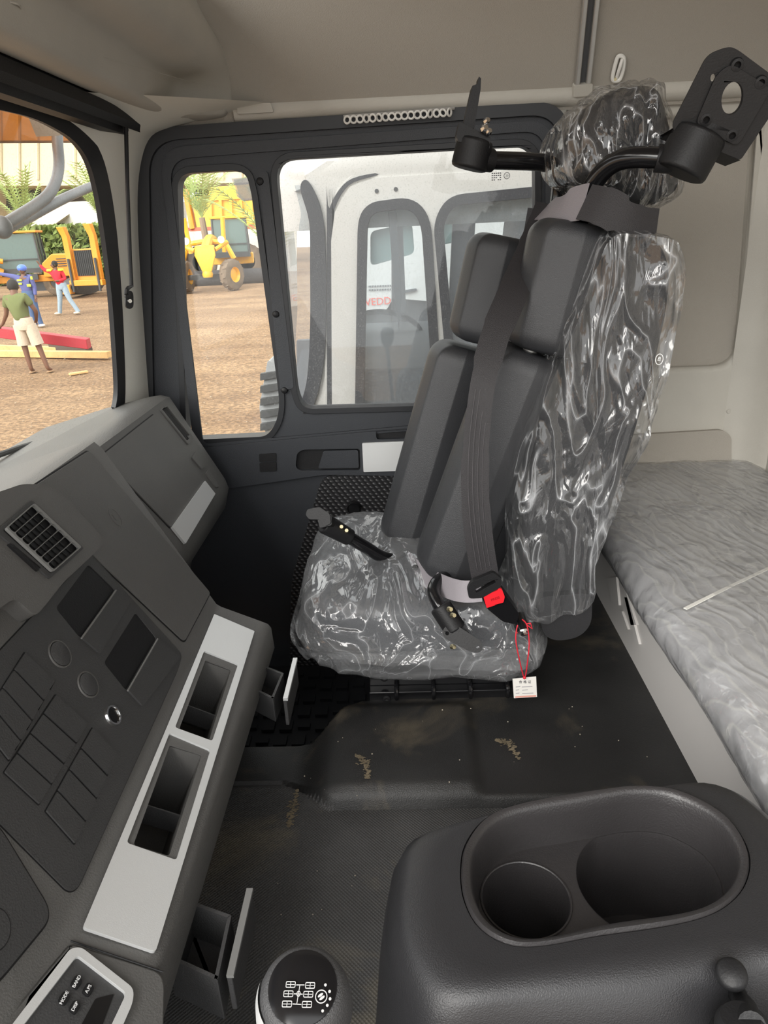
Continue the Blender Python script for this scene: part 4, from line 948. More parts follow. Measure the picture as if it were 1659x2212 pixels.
# recline lever
lv0, lv1 = PY(1118, 1328, 1.11), PY(1130, 1364, 1.085)
rl_ = MB().cyl(lv0, lv1, .0125, 22).build('recline_lever', M['gloss'], seat)
MB().lathe(lv1, lv1-lv0, [(.011, 0), (.0105, .003), (.006, .0035), (.006, .008), (0, .0085)], 6).build('lever_bolt', M['chrome'], rl_)
MB().lathe(lv1, lv1-lv0, [(.0118, 0), (.0112, .0025), (0, .0028)], 22).build('lever_washer', M['chrome'], rl_)
# certificate tag on a red string
tg = thing('paper_tag', 'white printed paper tag hanging on a red string from the seat lever', 'tag', PY(1134, 1505, 1.09))
TP = Plane(PY(1134, 1485, 1.088), (-.05, -1, .12), (1, 0, 0))
plate('card', TP, TP.L([(1107, 1466), (1158, 1461), (1160, 1505), (1110, 1508)]), 0, .0005, M['paper'], tg, smooth=0)
text('tag_title', '合 格 证', TP, *TP.l(1134, 1473), .0062, M['ink'], tg, d=.0007)
ml = MB()
for k, (y, segs) in enumerate(((1483, ((1114, 1124), (1127, 1150))), (1490, ((1114, 1121), (1128, 1140))), (1497, ((1114, 1122), (1128, 1152))))):
    for a, b2 in segs: ml.prism(TP, TP.L([(a, y), (b2, y-1), (b2, y+.4), (a, y+1.4)]), .0005, .0007)
ml.build('printed_lines', mat('faint_ink', (.35, .34, .36), .8), tg, smooth=0)
ml = MB().prism(TP, TP.L([(1113, 1504), (1158, 1501), (1158, 1504.5), (1113, 1507)]), .0005, .0007).build('red_print', mat('pale_red_print', (.75, .35, .28), .8), tg, smooth=0)
kt = PY(1133, 1464, 1.085)
MB().tube([PY(1118, 1350, 1.085), PY(1114, 1380, 1.08), PY(1122, 1425, 1.08), kt, PY(1140, 1425, 1.08), PY(1143, 1385, 1.08), PY(1138, 1350, 1.08), PY(1128, 1338, 1.08)], .0011, 6, smooth=4).build('string', M['string'], tg)
MB().tube([PY(1138, 1350, 1.08), PY(1150, 1358, 1.078), PY(1146, 1346, 1.078), PY(1136, 1348, 1.078)], .0011, 6).build('knot', M['string'], tg)
MB().ball(kt, .003, 6).build('knot', M['string'], tg)

# ================================================================ DISMOUNTED OUTSIDE MIRRORS STRAPPED ON THE SEAT
def housing(name, top, bot, yc, Wd, Dp, r, parent, tilt=0):
    T, B_ = PY(*top, yc), PY(*bot, yc); u = (B_-T); L_ = u.length; u.normalize(); v = V((u.z, 0, -u.x)); v = v if v.x > 0 else -v; w_ = V((0, -1, 0))
    v, w_ = (v*math.cos(tilt)+w_*math.sin(tilt)), (w_*math.cos(tilt)-v*math.sin(tilt))
    sec = [(-.5*Wd, -.42*Dp), (-.5*Wd, .05*Dp), (-.36*Wd, .42*Dp), (.0, .5*Dp), (.20*Wd, .42*Dp), (.5*Wd, -.05*Dp), (.5*Wd, -.42*Dp)]
    sec = rnd(sec, [.006, .012, .006, .002, .003, .006, .006], 3); rings = []
    def ring(d, ins):
        fx = (Wd/2-ins)/(Wd/2); fy = 1-.75*ins/Dp
        return [T+u*d+v*(a*fx)+w_*((b2+.42*Dp)*fy-.42*Dp) for a, b2 in sec]
    K = 8
    for k in range(K):
        a = math.pi/2*k/(K-1); rings.append(ring(r*(1-math.sin(a)) if False else r*(1-math.cos(a)), r*(1-math.sin(a))))
    N_ = 8
    for k in range(1, N_): rings.append(ring(r+(L_-2*r)*k/N_, 0))
    for k in range(K):
        a = math.pi/2*(K-1-k)/(K-1); rings.append(ring(L_-r*(1-math.cos(a)), r*(1-math.sin(a))))
    o = MB().loft(rings).build(name, M['mirror'], parent, smooth=28)
    # seam where the shell halves meet, and glass on the far side
    MB().loft([[p-w_*(.0) for p in [T+u*d+v*(.30*Wd)+w_*(.265*Dp)+(v*math.cos(q)+w_*math.sin(q))*.0009 for q in [0, 1.57, 3.14, 4.71]]] for d in (r*.7, L_-r*.7)]).build('shell_seam', M['black'], o)
    gp = Plane(T+u*L_/2-w_*Dp*.42, -w_, v); mb = MB().prism(gp, rnd([(-.44*Wd, -.5*L_+r*.4), (.44*Wd, -.5*L_+r*.4), (.44*Wd, .5*L_-r*.4), (-.44*Wd, .5*L_-r*.4)], r*.7), 0, .002); mb.build('mirror_glass', M['chrome'], o)
    return o
def T3(lst): return [PY(a, b2, c) for a, b2, c in lst]
mA = thing('truck_mirror', 'nearer dismounted truck mirror with large square bracket plate at top right', 'truck mirror', PY(960, 1330, 1.15), 'dismounted truck mirrors on the seat')
housing('small_housing', (1262, 484), (1186, 762), 1.21, .160, .10, .030, mA, .10)
housing('large_housing', (1163, 766), (976, 1247), 1.21, .160, .11, .034, mA, .10)
MB().tube(T3([(1245, 500, 1.22), (1262, 440, 1.21), (1290, 385, 1.19), (1325, 352, 1.17), (1370, 340, 1.15), (1450, 343, 1.13)]), .0145, 16, smooth=5).build('arm', M['gloss'], mA)
MB().tube(T3([(1150, 725, 1.22), (1140, 790, 1.22)]), .012, 14).build('link_tube', M['steel'], mA)
MB().tube(T3([(1198, 740, 1.25), (1190, 790, 1.25)]), .013, 14).build('link_tube', M['gloss'], mA)
jA = MB().cyl(PY(1515, 285, 1.12), PY(1466, 376, 1.12), .037, 32).build('pivot_socket', M['black'], mA, bevel=.006)
MB().cyl(PY(1418, 342, 1.135), PY(1455, 345, 1.13), .0185, 20).build('collar', M['black'], jA)
BPn = Plane(PY(1560, 230, 1.10), (-.15, -1, -.25), (1, 0, .2))
hA = [(1580, 212, .013, .019), (1540, 168, .003, .0045), (1591, 140, .004, .004), (1642, 178, .004, .004), (1524, 258, .0042, .0042), (1580, 292, .0042, .0042)]
bo_ = rnd(BPn.L([(1528, 118), (1574, 100), (1592, 106), (1705, 190), (1600, 346), (1456, 286), (1452, 268)]), [.01, .012, .01, .015, .004, .006, .006])
bp1 = plate('bracket_plate', BPn, bo_, -.004, 0, M['black'], mA, holes=[ell(*BPn.l(h[0], h[1]), h[2], h[3], 22) for h in hA], bevel=.001)
bi = rnd(BPn.L([(1546, 160), (1578, 136), (1665, 190), (1592, 316), (1500, 268)]), .01)
plate('raised_face', BPn, bi, 0, .005, M['black'], bp1, holes=[ell(*BPn.l(h[0], h[1]), h[2]*1.02, h[3]*1.02, 22) for h in hA[:1]+hA[4:]], bevel=.002)
for h in hA[2:]:
    c = BPn.hit(h[0], h[1]); MB().lathe(c, BPn.n, [(h[2]*1.05, 0), (h[2]*1.1, .006), (h[2]*1.9, .0055), (h[2]*2.2, .0)], 22).build('bolt_boss', M['black'], bp1)
fl1 = [BPn.hit(*q) for q in ((1450, 262), (1600, 346), (1640, 300), (1500, 210))]
lwp = [BPn.hit(1452, 284), BPn.hit(1600, 346)]
MB().loft([[lwp[0], lwp[1]], [lwp[0]+V((.0, .05, -.004)), lwp[1]+V((0, .05, -.004))], [lwp[0]+V((.0, .05, .0)), lwp[1]+V((0, .05, .0))], [lwp[0]+V((0, 0, .004)), lwp[1]+V((0, 0, .004))]], False).build('bracket_flange', M['black'], mA)
# foot of mirror A
MB().tube(T3([(990, 1235, 1.19), (950, 1252, 1.15), (936, 1275, 1.12), (945, 1302, 1.09), (962, 1325, 1.08)]), .0115, 14, smooth=5).build('lower_arm', M['gloss'], mA)
cl = MB().cyl(PY(950, 1308, 1.085), PY(985, 1362, 1.065), .0195, 24).build('clamp', M['black'], mA, bevel=.004)
for (px, py) in ((970, 1316), (977, 1329), (977, 1397)): MB().lathe(PY(px, py, 1.055), (.5, -1, .5), [(.0, .008), (.0035, .008), (.0045, .004), (.005, 0)], 8).build('clamp_bolt', M['zinc'], cl)
fp = Plane(PY(1000, 1375, 1.045), (-.1, -1, .5), (1, 0, 0))
plate('foot_plate', fp, rnd(fp.L([(954, 1368), (962, 1352), (985, 1350), (1040, 1385), (1044, 1402), (1034, 1411), (1016, 1408), (965, 1382)]), [.006]*8), -.003, 0, M['black'], mA, holes=[ell(*fp.l(1032, 1398), .0028, .0028, 14), ell(*fp.l(966, 1368), .0034, .0034, 14)], bevel=.0008)
plate('foot_plate', fp.shift(-.02), rnd(fp.L([(975, 1350), (1000, 1345), (1022, 1385), (985, 1392)]), .006), -.003, 0, M['black'], mA, bevel=.0008)
mB = thing('truck_mirror', 'farther dismounted truck mirror, partly behind the seat belt, thin bracket standing upright', 'truck mirror', PY(840, 1200, 1.4), 'dismounted truck mirrors on the seat')
housing('small_housing', (1100, 512), (1044, 742), 1.44, .150, .10, .032, mB, .10)
housing('large_housing', (1012, 750), (884, 1178), 1.44, .148, .11, .036, mB, .10)
MB().tube(T3([(1200, 470, 1.44), (1207, 420, 1.44), (1209, 385, 1.43), (1195, 360, 1.41), (1160, 350, 1.39), (1050, 346, 1.36)]), .0145, 16, smooth=5).build('arm', M['gloss'], mB)
jB = MB().cyl(PY(1028, 300, 1.35), PY(1012, 366, 1.35), .031, 30).build('pivot_socket', M['black'], mB, bevel=.006)
MB().cyl(PY(1040, 344, 1.352), PY(1062, 347, 1.36), .0185, 20).build('collar', M['black'], jB)
mb = MB(); bq = YP(1.33)
mb.prism(bq, rnd(bq.L([(986, 292), (992, 262), (1004, 268), (1060, 296), (1058, 322), (990, 306)]), .003), -.045, 0)
mb.build('bracket_block', M['black'], mB, bevel=.002)
plate('bracket_blade', bq, rnd(bq.L([(1036, 162), (1041, 166), (1040, 190), (1026, 275), (1002, 270), (1022, 182), (1034, 178)]), .001), -.05, -.012, M['black'], mB, bevel=.001)
for (px, py, r_) in ((1049, 264, .006), (1044, 280, .007), (1053, 287, .006)): MB().lathe(PY(px, py, 1.325), (.4, -1, .3), [(0, .010), (r_*.6, .010), (r_, .004), (r_, 0)], 8).build('nut', M['chrome'], mB)
MB().tube(T3([(880, 1195, 1.36), (858, 1208, 1.33), (825, 1203, 1.31), (790, 1182, 1.29), (752, 1160, 1.27)]), .0125, 14, smooth=5).build('lower_arm', M['gloss'], mB)
cl = MB().cyl(PY(757, 1162, 1.27), PY(700, 1130, 1.25), .0165, 22, .020).build('clamp', M['black'], mB, bevel=.004)
for (px, py) in ((737, 1139), (748, 1147)): MB().lathe(PY(px, py, 1.25), (.2, -1, .6), [(.0, .008), (.0035, .008), (.0045, .004), (.005, 0)], 8).build('clamp_bolt', M['zinc'], cl)
fp = Plane(PY(690, 1115, 1.24), (-.3, -1, .7), (1, 0, 0))
plate('foot_plate', fp, rnd(fp.L([(660, 1112), (664, 1100), (690, 1095), (712, 1110), (715, 1130), (702, 1137), (690, 1122), (668, 1122)]), .004), -.004, 0, M['black'], mB, bevel=.001)
plate('foot_plate', fp.shift(-.03), rnd(fp.L([(684, 1118), (715, 1112), (716, 1134), (690, 1140)]), .004), -.004, .028, M['black'], mB, bevel=.001)

# ================================================================ SEAT BELT
M['ribw'] = mat('webbing_rib', (.07, .065, .07), .6)
bt = thing('seat_belt', 'black seat belt tied around both dismounted mirrors with a red buckle', 'seat belt', PY(1075, 1340, 1.1))
cam0 = V((0, 0, 0))
def strap_px(name, pts, wd, mt_, nrm=(-.15, -1, .35), t=.0016, sm=6):
    return MB().strap(T3(pts), nrm, wd, t, smooth=sm).build(name, mt_, bt, smooth=40)
strap_px('shoulder_webbing', [(1186, 442, 1.33), (1172, 480, 1.30), (1140, 560, 1.24), (1105, 640, 1.17), (1068, 730, 1.12), (1043, 830, 1.085), (1030, 940, 1.075), (1026, 1050, 1.07), (1033, 1150, 1.07), (1046, 1235, 1.075), (1052, 1262, 1.08)], [.046, .048, .050, .048, .044, .038, .040, .044, .046, .046, .046], M['belt'])
strap_px('return_webbing', [(1196, 455, 1.36), (1180, 540, 1.36), (1160, 640, 1.36), (1132, 745, 1.36)], [.09, .10, .10, .07], M['belt'])
for k in (-.011, -.004, .004, .011):
    MB().tube([p+V((k, -.0012, 0)) for p in T3([(1043, 840, 1.083), (1030, 940, 1.073), (1026, 1050, 1.068), (1033, 1150, 1.068), (1045, 1230, 1.073)])], .0005, 4, smooth=3).build('woven_rib', M['ribw'], bt)
strap_px('lap_webbing', [(852, 1180, 1.42), (872, 1205, 1.35), (905, 1236, 1.25), (950, 1262, 1.14), (995, 1277, 1.08), (1040, 1276, 1.07)], .037, M['beltl'], (-.35, -1, .5))
strap_px('top_webbing', [(1174, 452, 1.33), (1210, 446, 1.23), (1262, 436, 1.165)], .053, M['beltl'], (-.1, -1, .2))
strap_px('top_webbing', [(1262, 436, 1.165), (1310, 448, 1.14), (1360, 474, 1.135), (1420, 482, 1.15)], [.053, .056, .045, .04], M['belt'], (.15, -1, .1))
bp2 = YP(1.072)
lat = MB().lathe(PY(897, 1226, 1.262), (-.35, -1, .5), [(.006, 0), (.0055, .003), (.003, .0035), (0, .0025)], 18).build('belt_stud', M['black'], bt)
tg2 = plate('tongue', bp2, rnd(bp2.L([(1008, 1268), (1016, 1252), (1064, 1231), (1083, 1246), (1081, 1262), (1040, 1286), (1012, 1287)]), .005), 0, .010, M['black'], bt, holes=[rnd(bp2.L([(1024, 1268), (1066, 1246), (1070, 1252), (1028, 1275)]), .002)], bevel=.002)
bk2 = plate('buckle', bp2.shift(-.01), rnd(bp2.L([(1038, 1284), (1076, 1262), (1092, 1284), (1122, 1326), (1114, 1348), (1086, 1342), (1052, 1314)]), .006), -.012, .012, M['gloss'], bt, bevel=.004)
rb = plate('release_button', bp2.shift(.003), rnd(bp2.L([(1043, 1284), (1052, 1280), (1056, 1275), (1072, 1271), (1076, 1265), (1083, 1268), (1089, 1284), (1086, 1296), (1050, 1308)]), .002), 0, .006, M['red'], bk2, bevel=.0012)
plate('release_button_top', bp2.shift(.001), rnd(bp2.L([(1042, 1276), (1068, 1262), (1074, 1268), (1050, 1281)]), .001), 0, .006, M['red'], bk2, bevel=.001)
r3 = bp2.shift(.0095); a, b2 = r3.l(1057, 1298), r3.l(1083, 1289)
text('press_lettering', 'PRESS', r3, (a[0]+b2[0])/2, (a[1]+b2[1])/2, .0062, mat('dark_red', (.35, .01, .015), .4), rb, rot=math.atan2(b2[1]-a[1], b2[0]-a[0]), d=0)
# ================================================================ THE YARD OUTSIDE
G = -2.35
def gp(px, py): p = PZ(px, py, G); return V((p.x, p.y))
gv, gf, nX, nY2 = [], [], 120, 160
for j in range(nY2+1):
    y = -12+132*(j/nY2)**1.7
    for i in range(nX+1):
        x = -70+110*i/nX; gv.append(V((x, y, G-.02+.05*noise.noise(V((x*.25, y*.9, 0)))*min(1, max(0, y-4)/10)+.02*noise.noise(V((x*1.3, y*1.9, 3))))))
for j in range(nY2):
    for i in range(nX): gf.append((j*(nX+1)+i, j*(nX+1)+i+1, (j+1)*(nX+1)+i+1, (j+1)*(nX+1)+i))
struct(MB().raw(gv, gf).build('floor.001', M['earth'], smooth=80), 'brown muddy yard outside the cab')
# stones and chips near the truck
st = MB()
for k in range(420):
    px, py = random.uniform(0, 600), random.uniform(700, 985)
    p = gp(px, py); r_ = random.uniform(.006, .022)*(p.y/10)**.5; st.ball((p.x, p.y, G+.01), r_, 3, (1, 1, .5))
tag(st.build('gravel', mat('gravel', (.33, .25, .17), .9, 0, 0, 1, .3, 3), smooth=0), 'small pale stones strewn on the muddy yard', 'gravel', kind='stuff')

# ---- mirror arms and tinted visor on the outside of this truck
vz = thing('sun_visor', 'amber tinted visor panel across the top of the windscreen outside', 'visor', PX(60, 300, -.86))
VP_ = Plane(PX(60, 300, -.86), (.98, 0, -.18), (0, 1, 0))
plate('panel', VP_, VP_.L([(-700, 150), (-300, 100), (230, 200), (232, 308), (-300, 306), (-700, 320)]), 0, .004, M['amber'], vz)
MB().tube([VP_.hit(-600, 314), VP_.hit(-100, 306.5), VP_.hit(232, 306)], .003, 6).build('visor_edge', mat('visor_brown_edge', (.2, .13, .08), .4), vz)
ma = thing('mirror_arm', 'two grey tubular mirror arms meeting in a joint outside the windscreen', 'mirror arm', PX(5, 495, -.80))
M['armg'] = mat('arm_grey', (.20, .21, .22), .4, 0, 0, 1, .12, 12)
MB().tube([PX(a, b2, x) for a, b2, x in ((124, 230, -.80), (124, 300, -.80), (127, 360, -.80), (115, 405, -.80), (85, 438, -.80), (0, 492, -.80), (-60, 530, -.80))], .0125, 16, smooth=5).build('upper_tube', M['armg'], ma)
MB().tube([PX(a, b2, x) for a, b2, x in ((262, 380, -.81), (215, 396, -.81), (140, 428, -.81), (60, 470, -.81), (5, 498, -.81))], .0115, 16, smooth=5).build('lower_tube', M['armg'], ma)
MB().ball(PX(4, 491, -.79), .020, 12, (1, 1, 1.1)).build('joint', M['armg'], ma)
wp_ = thing('wiper', 'black wiper blade resting at the bottom of the windscreen', 'wiper', PX(40, 985, -.75))
MB().tube([PX(a, b2, -.80) for a, b2 in ((-80, 1010), (0, 982), (40, 968), (85, 955))], .006, 8).build('blade', M['black'], wp_)

# ---- the white truck parked alongside
N1 = YP(2.45)
tk = thing('parked_truck', 'white truck cab parked close beside the passenger door', 'truck', (.3, 2.6, G))
frame_o = N1.L([(735, 900), (723, 470), (745, 410), (800, 378), (1700, 330), (1700, 1700), (740, 1700)])
def bodyq(lst, d0, d1, name, m_, holes=(), rr=0, bv=.004, par=tk):
    if name in ('door_gasket', 'windscreen_rubber'): lst = [tuple(p) for p in catmull([V(q) for q in lst], 5, True)]
    return plate(name, N1, rnd(N1.L(lst), rr) if rr else N1.L(lst), d0, d1, M[m_], par, holes=[rnd(N1.L(h), r_) for h, r_ in holes], bevel=bv)
w1 = ([(776, 470), (800, 440), (890, 428), (928, 470), (955, 900), (950, 1000), (768, 1000)], [.05, .03, .05, .06, .02, .02, .02])
w2 = ([(938, 480), (968, 425), (1500, 372), (1560, 1000), (985, 1000)], [.04, .05, .04, .03, .03])
bodyq([(702, 560), (705, 440), (760, 372), (830, 345), (1750, 300), (1750, 1800), (700, 1800)], -.05, 0, 'door_skin', 'white', [w1, w2], [.03, .08, .06, .05, .02, .02, .02], .01)
bodyq([(712, 1800), (706, 520), (712, 450), (750, 392), (812, 374), (814, 379), (754, 400), (722, 455), (718, 520), (724, 1800)], 0, .006, 'door_gasket', 'nrub', (), 0, .002)
bodyq([(722, 1800), (716, 520), (724, 458), (756, 404), (812, 384), (1750, 330), (1750, 1800)], 0, .012, 'door_panel', 'white', [w1, w2], 0, .006)
for nm, (wq, wr) in (('a', w1), ('b', w2)):
    wl = rnd(N1.L(wq), wr); plate('window_rubber', N1, grow(wl, .004), -.02, .018, M['nrub'], tk, holes=[grow(wl, -.027)], bevel=.004)
    plate('window_pane', N1, grow(wl, -.015), -.012, -.008, M['ndusty'], tk)
for px, py in ((814, 413), (855, 409)): MB().lathe(N1.hit(px, py)+V((0, -.012, 0)), (0, -1, 0), [(.0065, 0), (.006, .003), (0, .003)], 14).build('door_plug', M['mgrey'], tk)
# quarter light division bar inside the narrow window
bodyq([(838, 455), (856, 452), (868, 640), (862, 720), (852, 640)], -.03, -.016, 'pillar_behind', 'mgrey')
# roof, rounded sides
rf = []
for t, (a, b2) in enumerate((((640, 340), (760, 372)),)): pass
ros = []
for k in range(10):
    a = math.pi/2*k/9; ros.append((2.40+.42*(1-math.cos(a)), .165+.30*math.sin(a)))
rr_ = []
for x, sc1 in ((-.42, .55), (-.36, .8), (-.24, .94), (-.05, 1.0), (.4, 1), (1.6, 1)):
    rr_.append([V((x, 2.44+(y-2.40)*1.0+(1-sc1)*.25, .13+(z-.13)*sc1)) for y, z in ros]+[V((x, 4.6, .13+(.465-.13)*sc1)), V((x, 4.6, .0)), V((x, 2.50, .0))])
MB().loft(rr_).build('roof', M['white'], tk, smooth=50)
# A pillar, curved glass, dark surround
bodyq([(655, 375), (700, 345), (760, 345), (722, 450), (720, 1800), (620, 1800), (640, 960), (668, 900), (690, 833), (702, 748), (704, 622), (700, 504), (686, 436), (662, 400)], -.06, -.006, 'corner_pillar', 'white', (), 0, .008)
bodyq([(649, 407), (664, 390), (689, 436), (702, 504), (705, 622), (703, 748), (691, 833), (668, 900), (640, 960), (630, 930), (651, 867), (664, 812), (670, 706), (670, 580), (668, 480)], -.065, .006, 'windscreen_rubber', 'nrub', (), 0, .006)
cg = []
for (px, py) in ((646, 398), (664, 470), (676, 600), (676, 740), (668, 850), (640, 945)):
    e = N1.hit(px, py); row = []
    for k in range(10):
        t = k/9; row.append(e+V((-.20*math.sin(t*math.pi/2), .02+.95*t*t+.12*t, .0)))
    cg.append(row)
MB().loft(cg, False).build('curved_windscreen', M['ndusty'], tk, smooth=80)
# smoked roof visor sticking out in front
vs_ = []
for (a, b2) in (((500, 386), (700, 348)), ((508, 405), (695, 362)), ((512, 425), (672, 400)), ((524, 433), (640, 412))):
    p, q = PY(*a, 2.72), PY(*b2, 2.46); vs_.append([p*(1-t)+q*t+V((0, .0+.10*math.sin(t*math.pi), 0)) for t in [k/8 for k in range(9)]])
def solid(rows, d): 
    n_ = len(rows); return rows
MB().loft([r for r in vs_]+[[p+V((.004, .012, -.002)) for p in r] for r in reversed(vs_)], False).build('roof_visor', M['smoke'], tk, smooth=60)
# front corner lamp and step moulding seen low in the narrow window
lo = YP(2.62); lamp = MB()
lamp.prism(lo, rnd(lo.L([(578, 778), (600, 790), (622, 960), (600, 980), (566, 920), (560, 880)]), .01), -.25, 0)
lam = lamp.build('corner_lamp', mat('lamp_plastic', (.33, .34, .35), .25), tk, bevel=.006)
for k in range(5): plate('lamp_rib', lo, rnd(lo.L([(564, 805+k*27), (606, 800+k*27), (608, 812+k*27), (564, 820+k*27)]), .003), 0, .02, M['mgrey'], lam, bevel=.002)
# inside of that cab: dash, wheel, seat, far side
MB().box((.15, 3.4, -.72), (.9, 1.5, .45)).build('cab_interior_dash', M['mgrey'], tk, bevel=.05)
MB().tube([PY(838, 712, 3.7)+V((.17*math.cos(a), .15*math.sin(a), .07*math.sin(a)-.03*math.cos(a))) for a in [k*math.pi/14 for k in range(28)]], .013, 8, closed=True).build('steering_wheel', M['black'], tk)
MB().loft(superbox((.50, 3.0, -.25), (.09, .24, .34), .5, 14, 28)).build('cab_seat', mat('grey_seat_cover', (.3, .32, .34), .5), tk)
MB().loft(superbox((.32, 2.95, -.58), (.25, .24, .07), .5, 14, 28)).build('cab_seat_cushion', mat('grey_seat_cover2', (.3, .32, .34), .5), tk)
# far door of that cab: posts so daylight falls through
Nf = YP(4.45)
def farq(lst, m_, nm, d=.05, holes=()): return plate(nm, Nf, Nf.L(lst), -d, 0, M[m_], tk, holes=[Nf.L(h) for h in holes], bevel=.008)
farq([(640, 330), (1700, 330), (1700, 455), (900, 458), (645, 470)], 'white', 'far_side_top')
farq([(640, 735), (1700, 700), (1700, 1200), (640, 1200)], 'mgrey', 'far_side_lower')
farq([(845, 440), (868, 440), (880, 745), (846, 745)], 'mgrey', 'far_post')
farq([(980, 440), (1030, 440), (1010, 745), (965, 745)], 'mgrey', 'far_post')
# ---- another white truck behind
T2 = thing('white_tipper_cab', 'white truck cab seen through the windows of the parked truck, lettered in red and blue', 'truck', (.4, 7.0, G))
N2 = YP(6.4)
def q2(lst, d0, d1, m_, nm, rr=0, holes=()): return plate(nm, N2, rnd(N2.L(lst), rr) if rr else N2.L(lst), d0, d1, M[m_], T2, holes=[rnd(N2.L(h), .05) for h in holes], bevel=.02)
q2([(745, 560), (790, 440), (1100, 410), (1500, 400), (1500, 700), (860, 645), (862, 640), (845, 650), (835, 672), (760, 672)], -1.6, 0, 'white', 'cab_body', .06, holes=[[(800, 500), (890, 480), (896, 548), (800, 575)], [(948, 470), (1010, 455), (1000, 520), (952, 530)]])
q2([(798, 498), (892, 478), (898, 550), (798, 577)], -.3, -.1, 'cglass', 'side_glass'); q2([(946, 468), (1012, 453), (1002, 522), (950, 532)], -.3, -.1, 'cglass', 'side_glass')
q2([(745, 650), (1400, 640), (1400, 760), (745, 760)], -1.2, -.1, 'mgrey', 'chassis')
a, b2 = N2.l(823, 651); o = text('door_lettering', 'VEDD+', N2, a, b2, .088, mat('red_lettering', (.8, .10, .06), .5), T2, rot=.03, d=.012)
mb = MB()
for r_ in range(2):
    for k in range(16): mb.prism(N2, [(a-.10+k*.014, b2+.09+r_*.03), (a-.092+k*.014, b2+.09+r_*.03), (a-.092+k*.014, b2+.105+r_*.03), (a-.10+k*.014, b2+.105+r_*.03)], .011, .013)
mb.build('small_print', M['mgrey'], T2, smooth=0)
q2([(866, 628), (900, 622), (900, 628), (866, 634)], 0, .03, 'mgrey', 'door_grip')

# ---- earth-moving machines
def lbox(mb, c, s, rz=0): mb.box(c, s, Matrix.Rotation(rz, 3, 'Z') if rz else None)
def wheel(root, c, r, w_, ax, rim='yellow'):
    c = V(c); ax = V(ax).normalized(); t = MB()
    t.lathe(c-ax*w_/2, ax, [(r*.5, 0), (r*.85, -.01), (r*.97, .03), (r, w_*.2), (r, w_*.8), (r*.97, w_-.03), (r*.85, w_+.01), (r*.5, w_), (r*.5, 0)], 36)
    u = ax.orthogonal().normalized(); v = ax.cross(u)
    for k in range(22):
        a = 2*math.pi*k/22; d = u*math.cos(a)+v*math.sin(a); tt = ax.cross(d); s_ = 1 if k % 2 else -1
        t.tube([c+d*r*1.0+ax*(s_*w_*.42), c+d*r*1.015+tt*.04+ax*(s_*w_*.02)], .03, 4)
    tw = t.build('tyre', M['tyre'], root, local=True, smooth=40)
    MB().lathe(c-ax*w_*.5, ax, [(0, .10), (r*.2, .10), (r*.22, .16), (r*.4, .14), (r*.5, .02), (r*.53, .0), (r*.53, w_*.98), (r*.5, w_), (r*.4, w_-.12), (r*.2, w_-.1), (0, w_-.10)], 30).build('rim', M[rim], tw, local=True, smooth=40)
    return tw
def cabin(root, c, s, roof='yellow', mesh='cglass'):
    """glazed operator cab: posts, roof and panes; c = centre of its floor, s = size"""
    x, y, z = c; sx_, sy_, sz_ = s; f = MB()
    for i in (-1, 1):
        for j in (-1, 1): f.tube([V((x+i*sx_/2, y+j*sy_/2, z)), V((x+i*sx_*.46, y+j*sy_*.46, z+sz_))], .05, 6)
        f.tube([V((x+i*sx_/2, y, z)), V((x+i*sx_*.46, y, z+sz_))], .03, 6)
    f.box((x, y, z+.12), (sx_, sy_, .24)); f.box((x, y-sy_*.49, z+sz_*.35), (sx_, .04, .05))
    cb = f.build('cab_frame', M['mgrey'], root, local=True)
    MB().box((x, y, z+sz_*.55), (sx_*.92, sy_*.92, sz_*.86)).build('cab_glazing', M[mesh], cb, local=True)
    MB().box((x, y, z+sz_+.06), (sx_*1.06, sy_*1.06, .12)).build('cab_roof', M[roof], root, local=True, bevel=.03)
    return cb
# motor grader facing the camera, right of the division post
c0 = gp(455, 629); gd = thing('motor_grader', 'yellow motor grader facing the cab with raised blade arms and a glazed cabin', 'road grader', (c0.x, c0.y, G), rz=.18)
wheel(gd, (-1.0, .05, .66), .66, .42, (1, -.25, 0)); wheel(gd, (1.02, 0, .66), .66, .42, (1, -.75, 0))
mb = MB(); mb.loft([[V(p) for p in ((-.42, -.5, 1.9), (.42, -.5, 1.9), (.42, -.1, 1.95), (-.42, -.1, 1.95))], [V(p) for p in ((-.45, -.65, 1.55), (.45, -.65, 1.55), (.42, -.1, 1.5), (-.42, -.1, 1.5))], [V(p) for p in ((-.20, -.6, .85), (.20, -.6, .85), (.2, -.2, .85), (-.2, -.2, .85))]])
mb.build('nose_plate', M['yellow'], gd, local=True, bevel=.04)
MB().lathe((0, -.45, .62), (0, 0, 1), [(0, 0), (.2, 0), (.24, .12), (.2, .26), (0, .26)], 20).build('tow_knob', M['yellow'], gd, local=True)
MB().tube([V((-.45, -.4, 1.75)), V((-1.15, -.2, 2.0))], .09, 8).build('nose_ear', M['yellow'], gd, local=True); MB().tube([V((.45, -.4, 1.75)), V((1.0, -.1, 2.05))], .09, 8).build('nose_ear', M['yellow'], gd, local=True)
MB().tube([V((0, 0, 1.75)), V((.1, 1.5, 2.15)), V((.2, 3.2, 2.1)), V((.3, 4.2, 1.7))], .22, 10, smooth=4).build('gooseneck_frame', M['yellow'], gd, local=True)
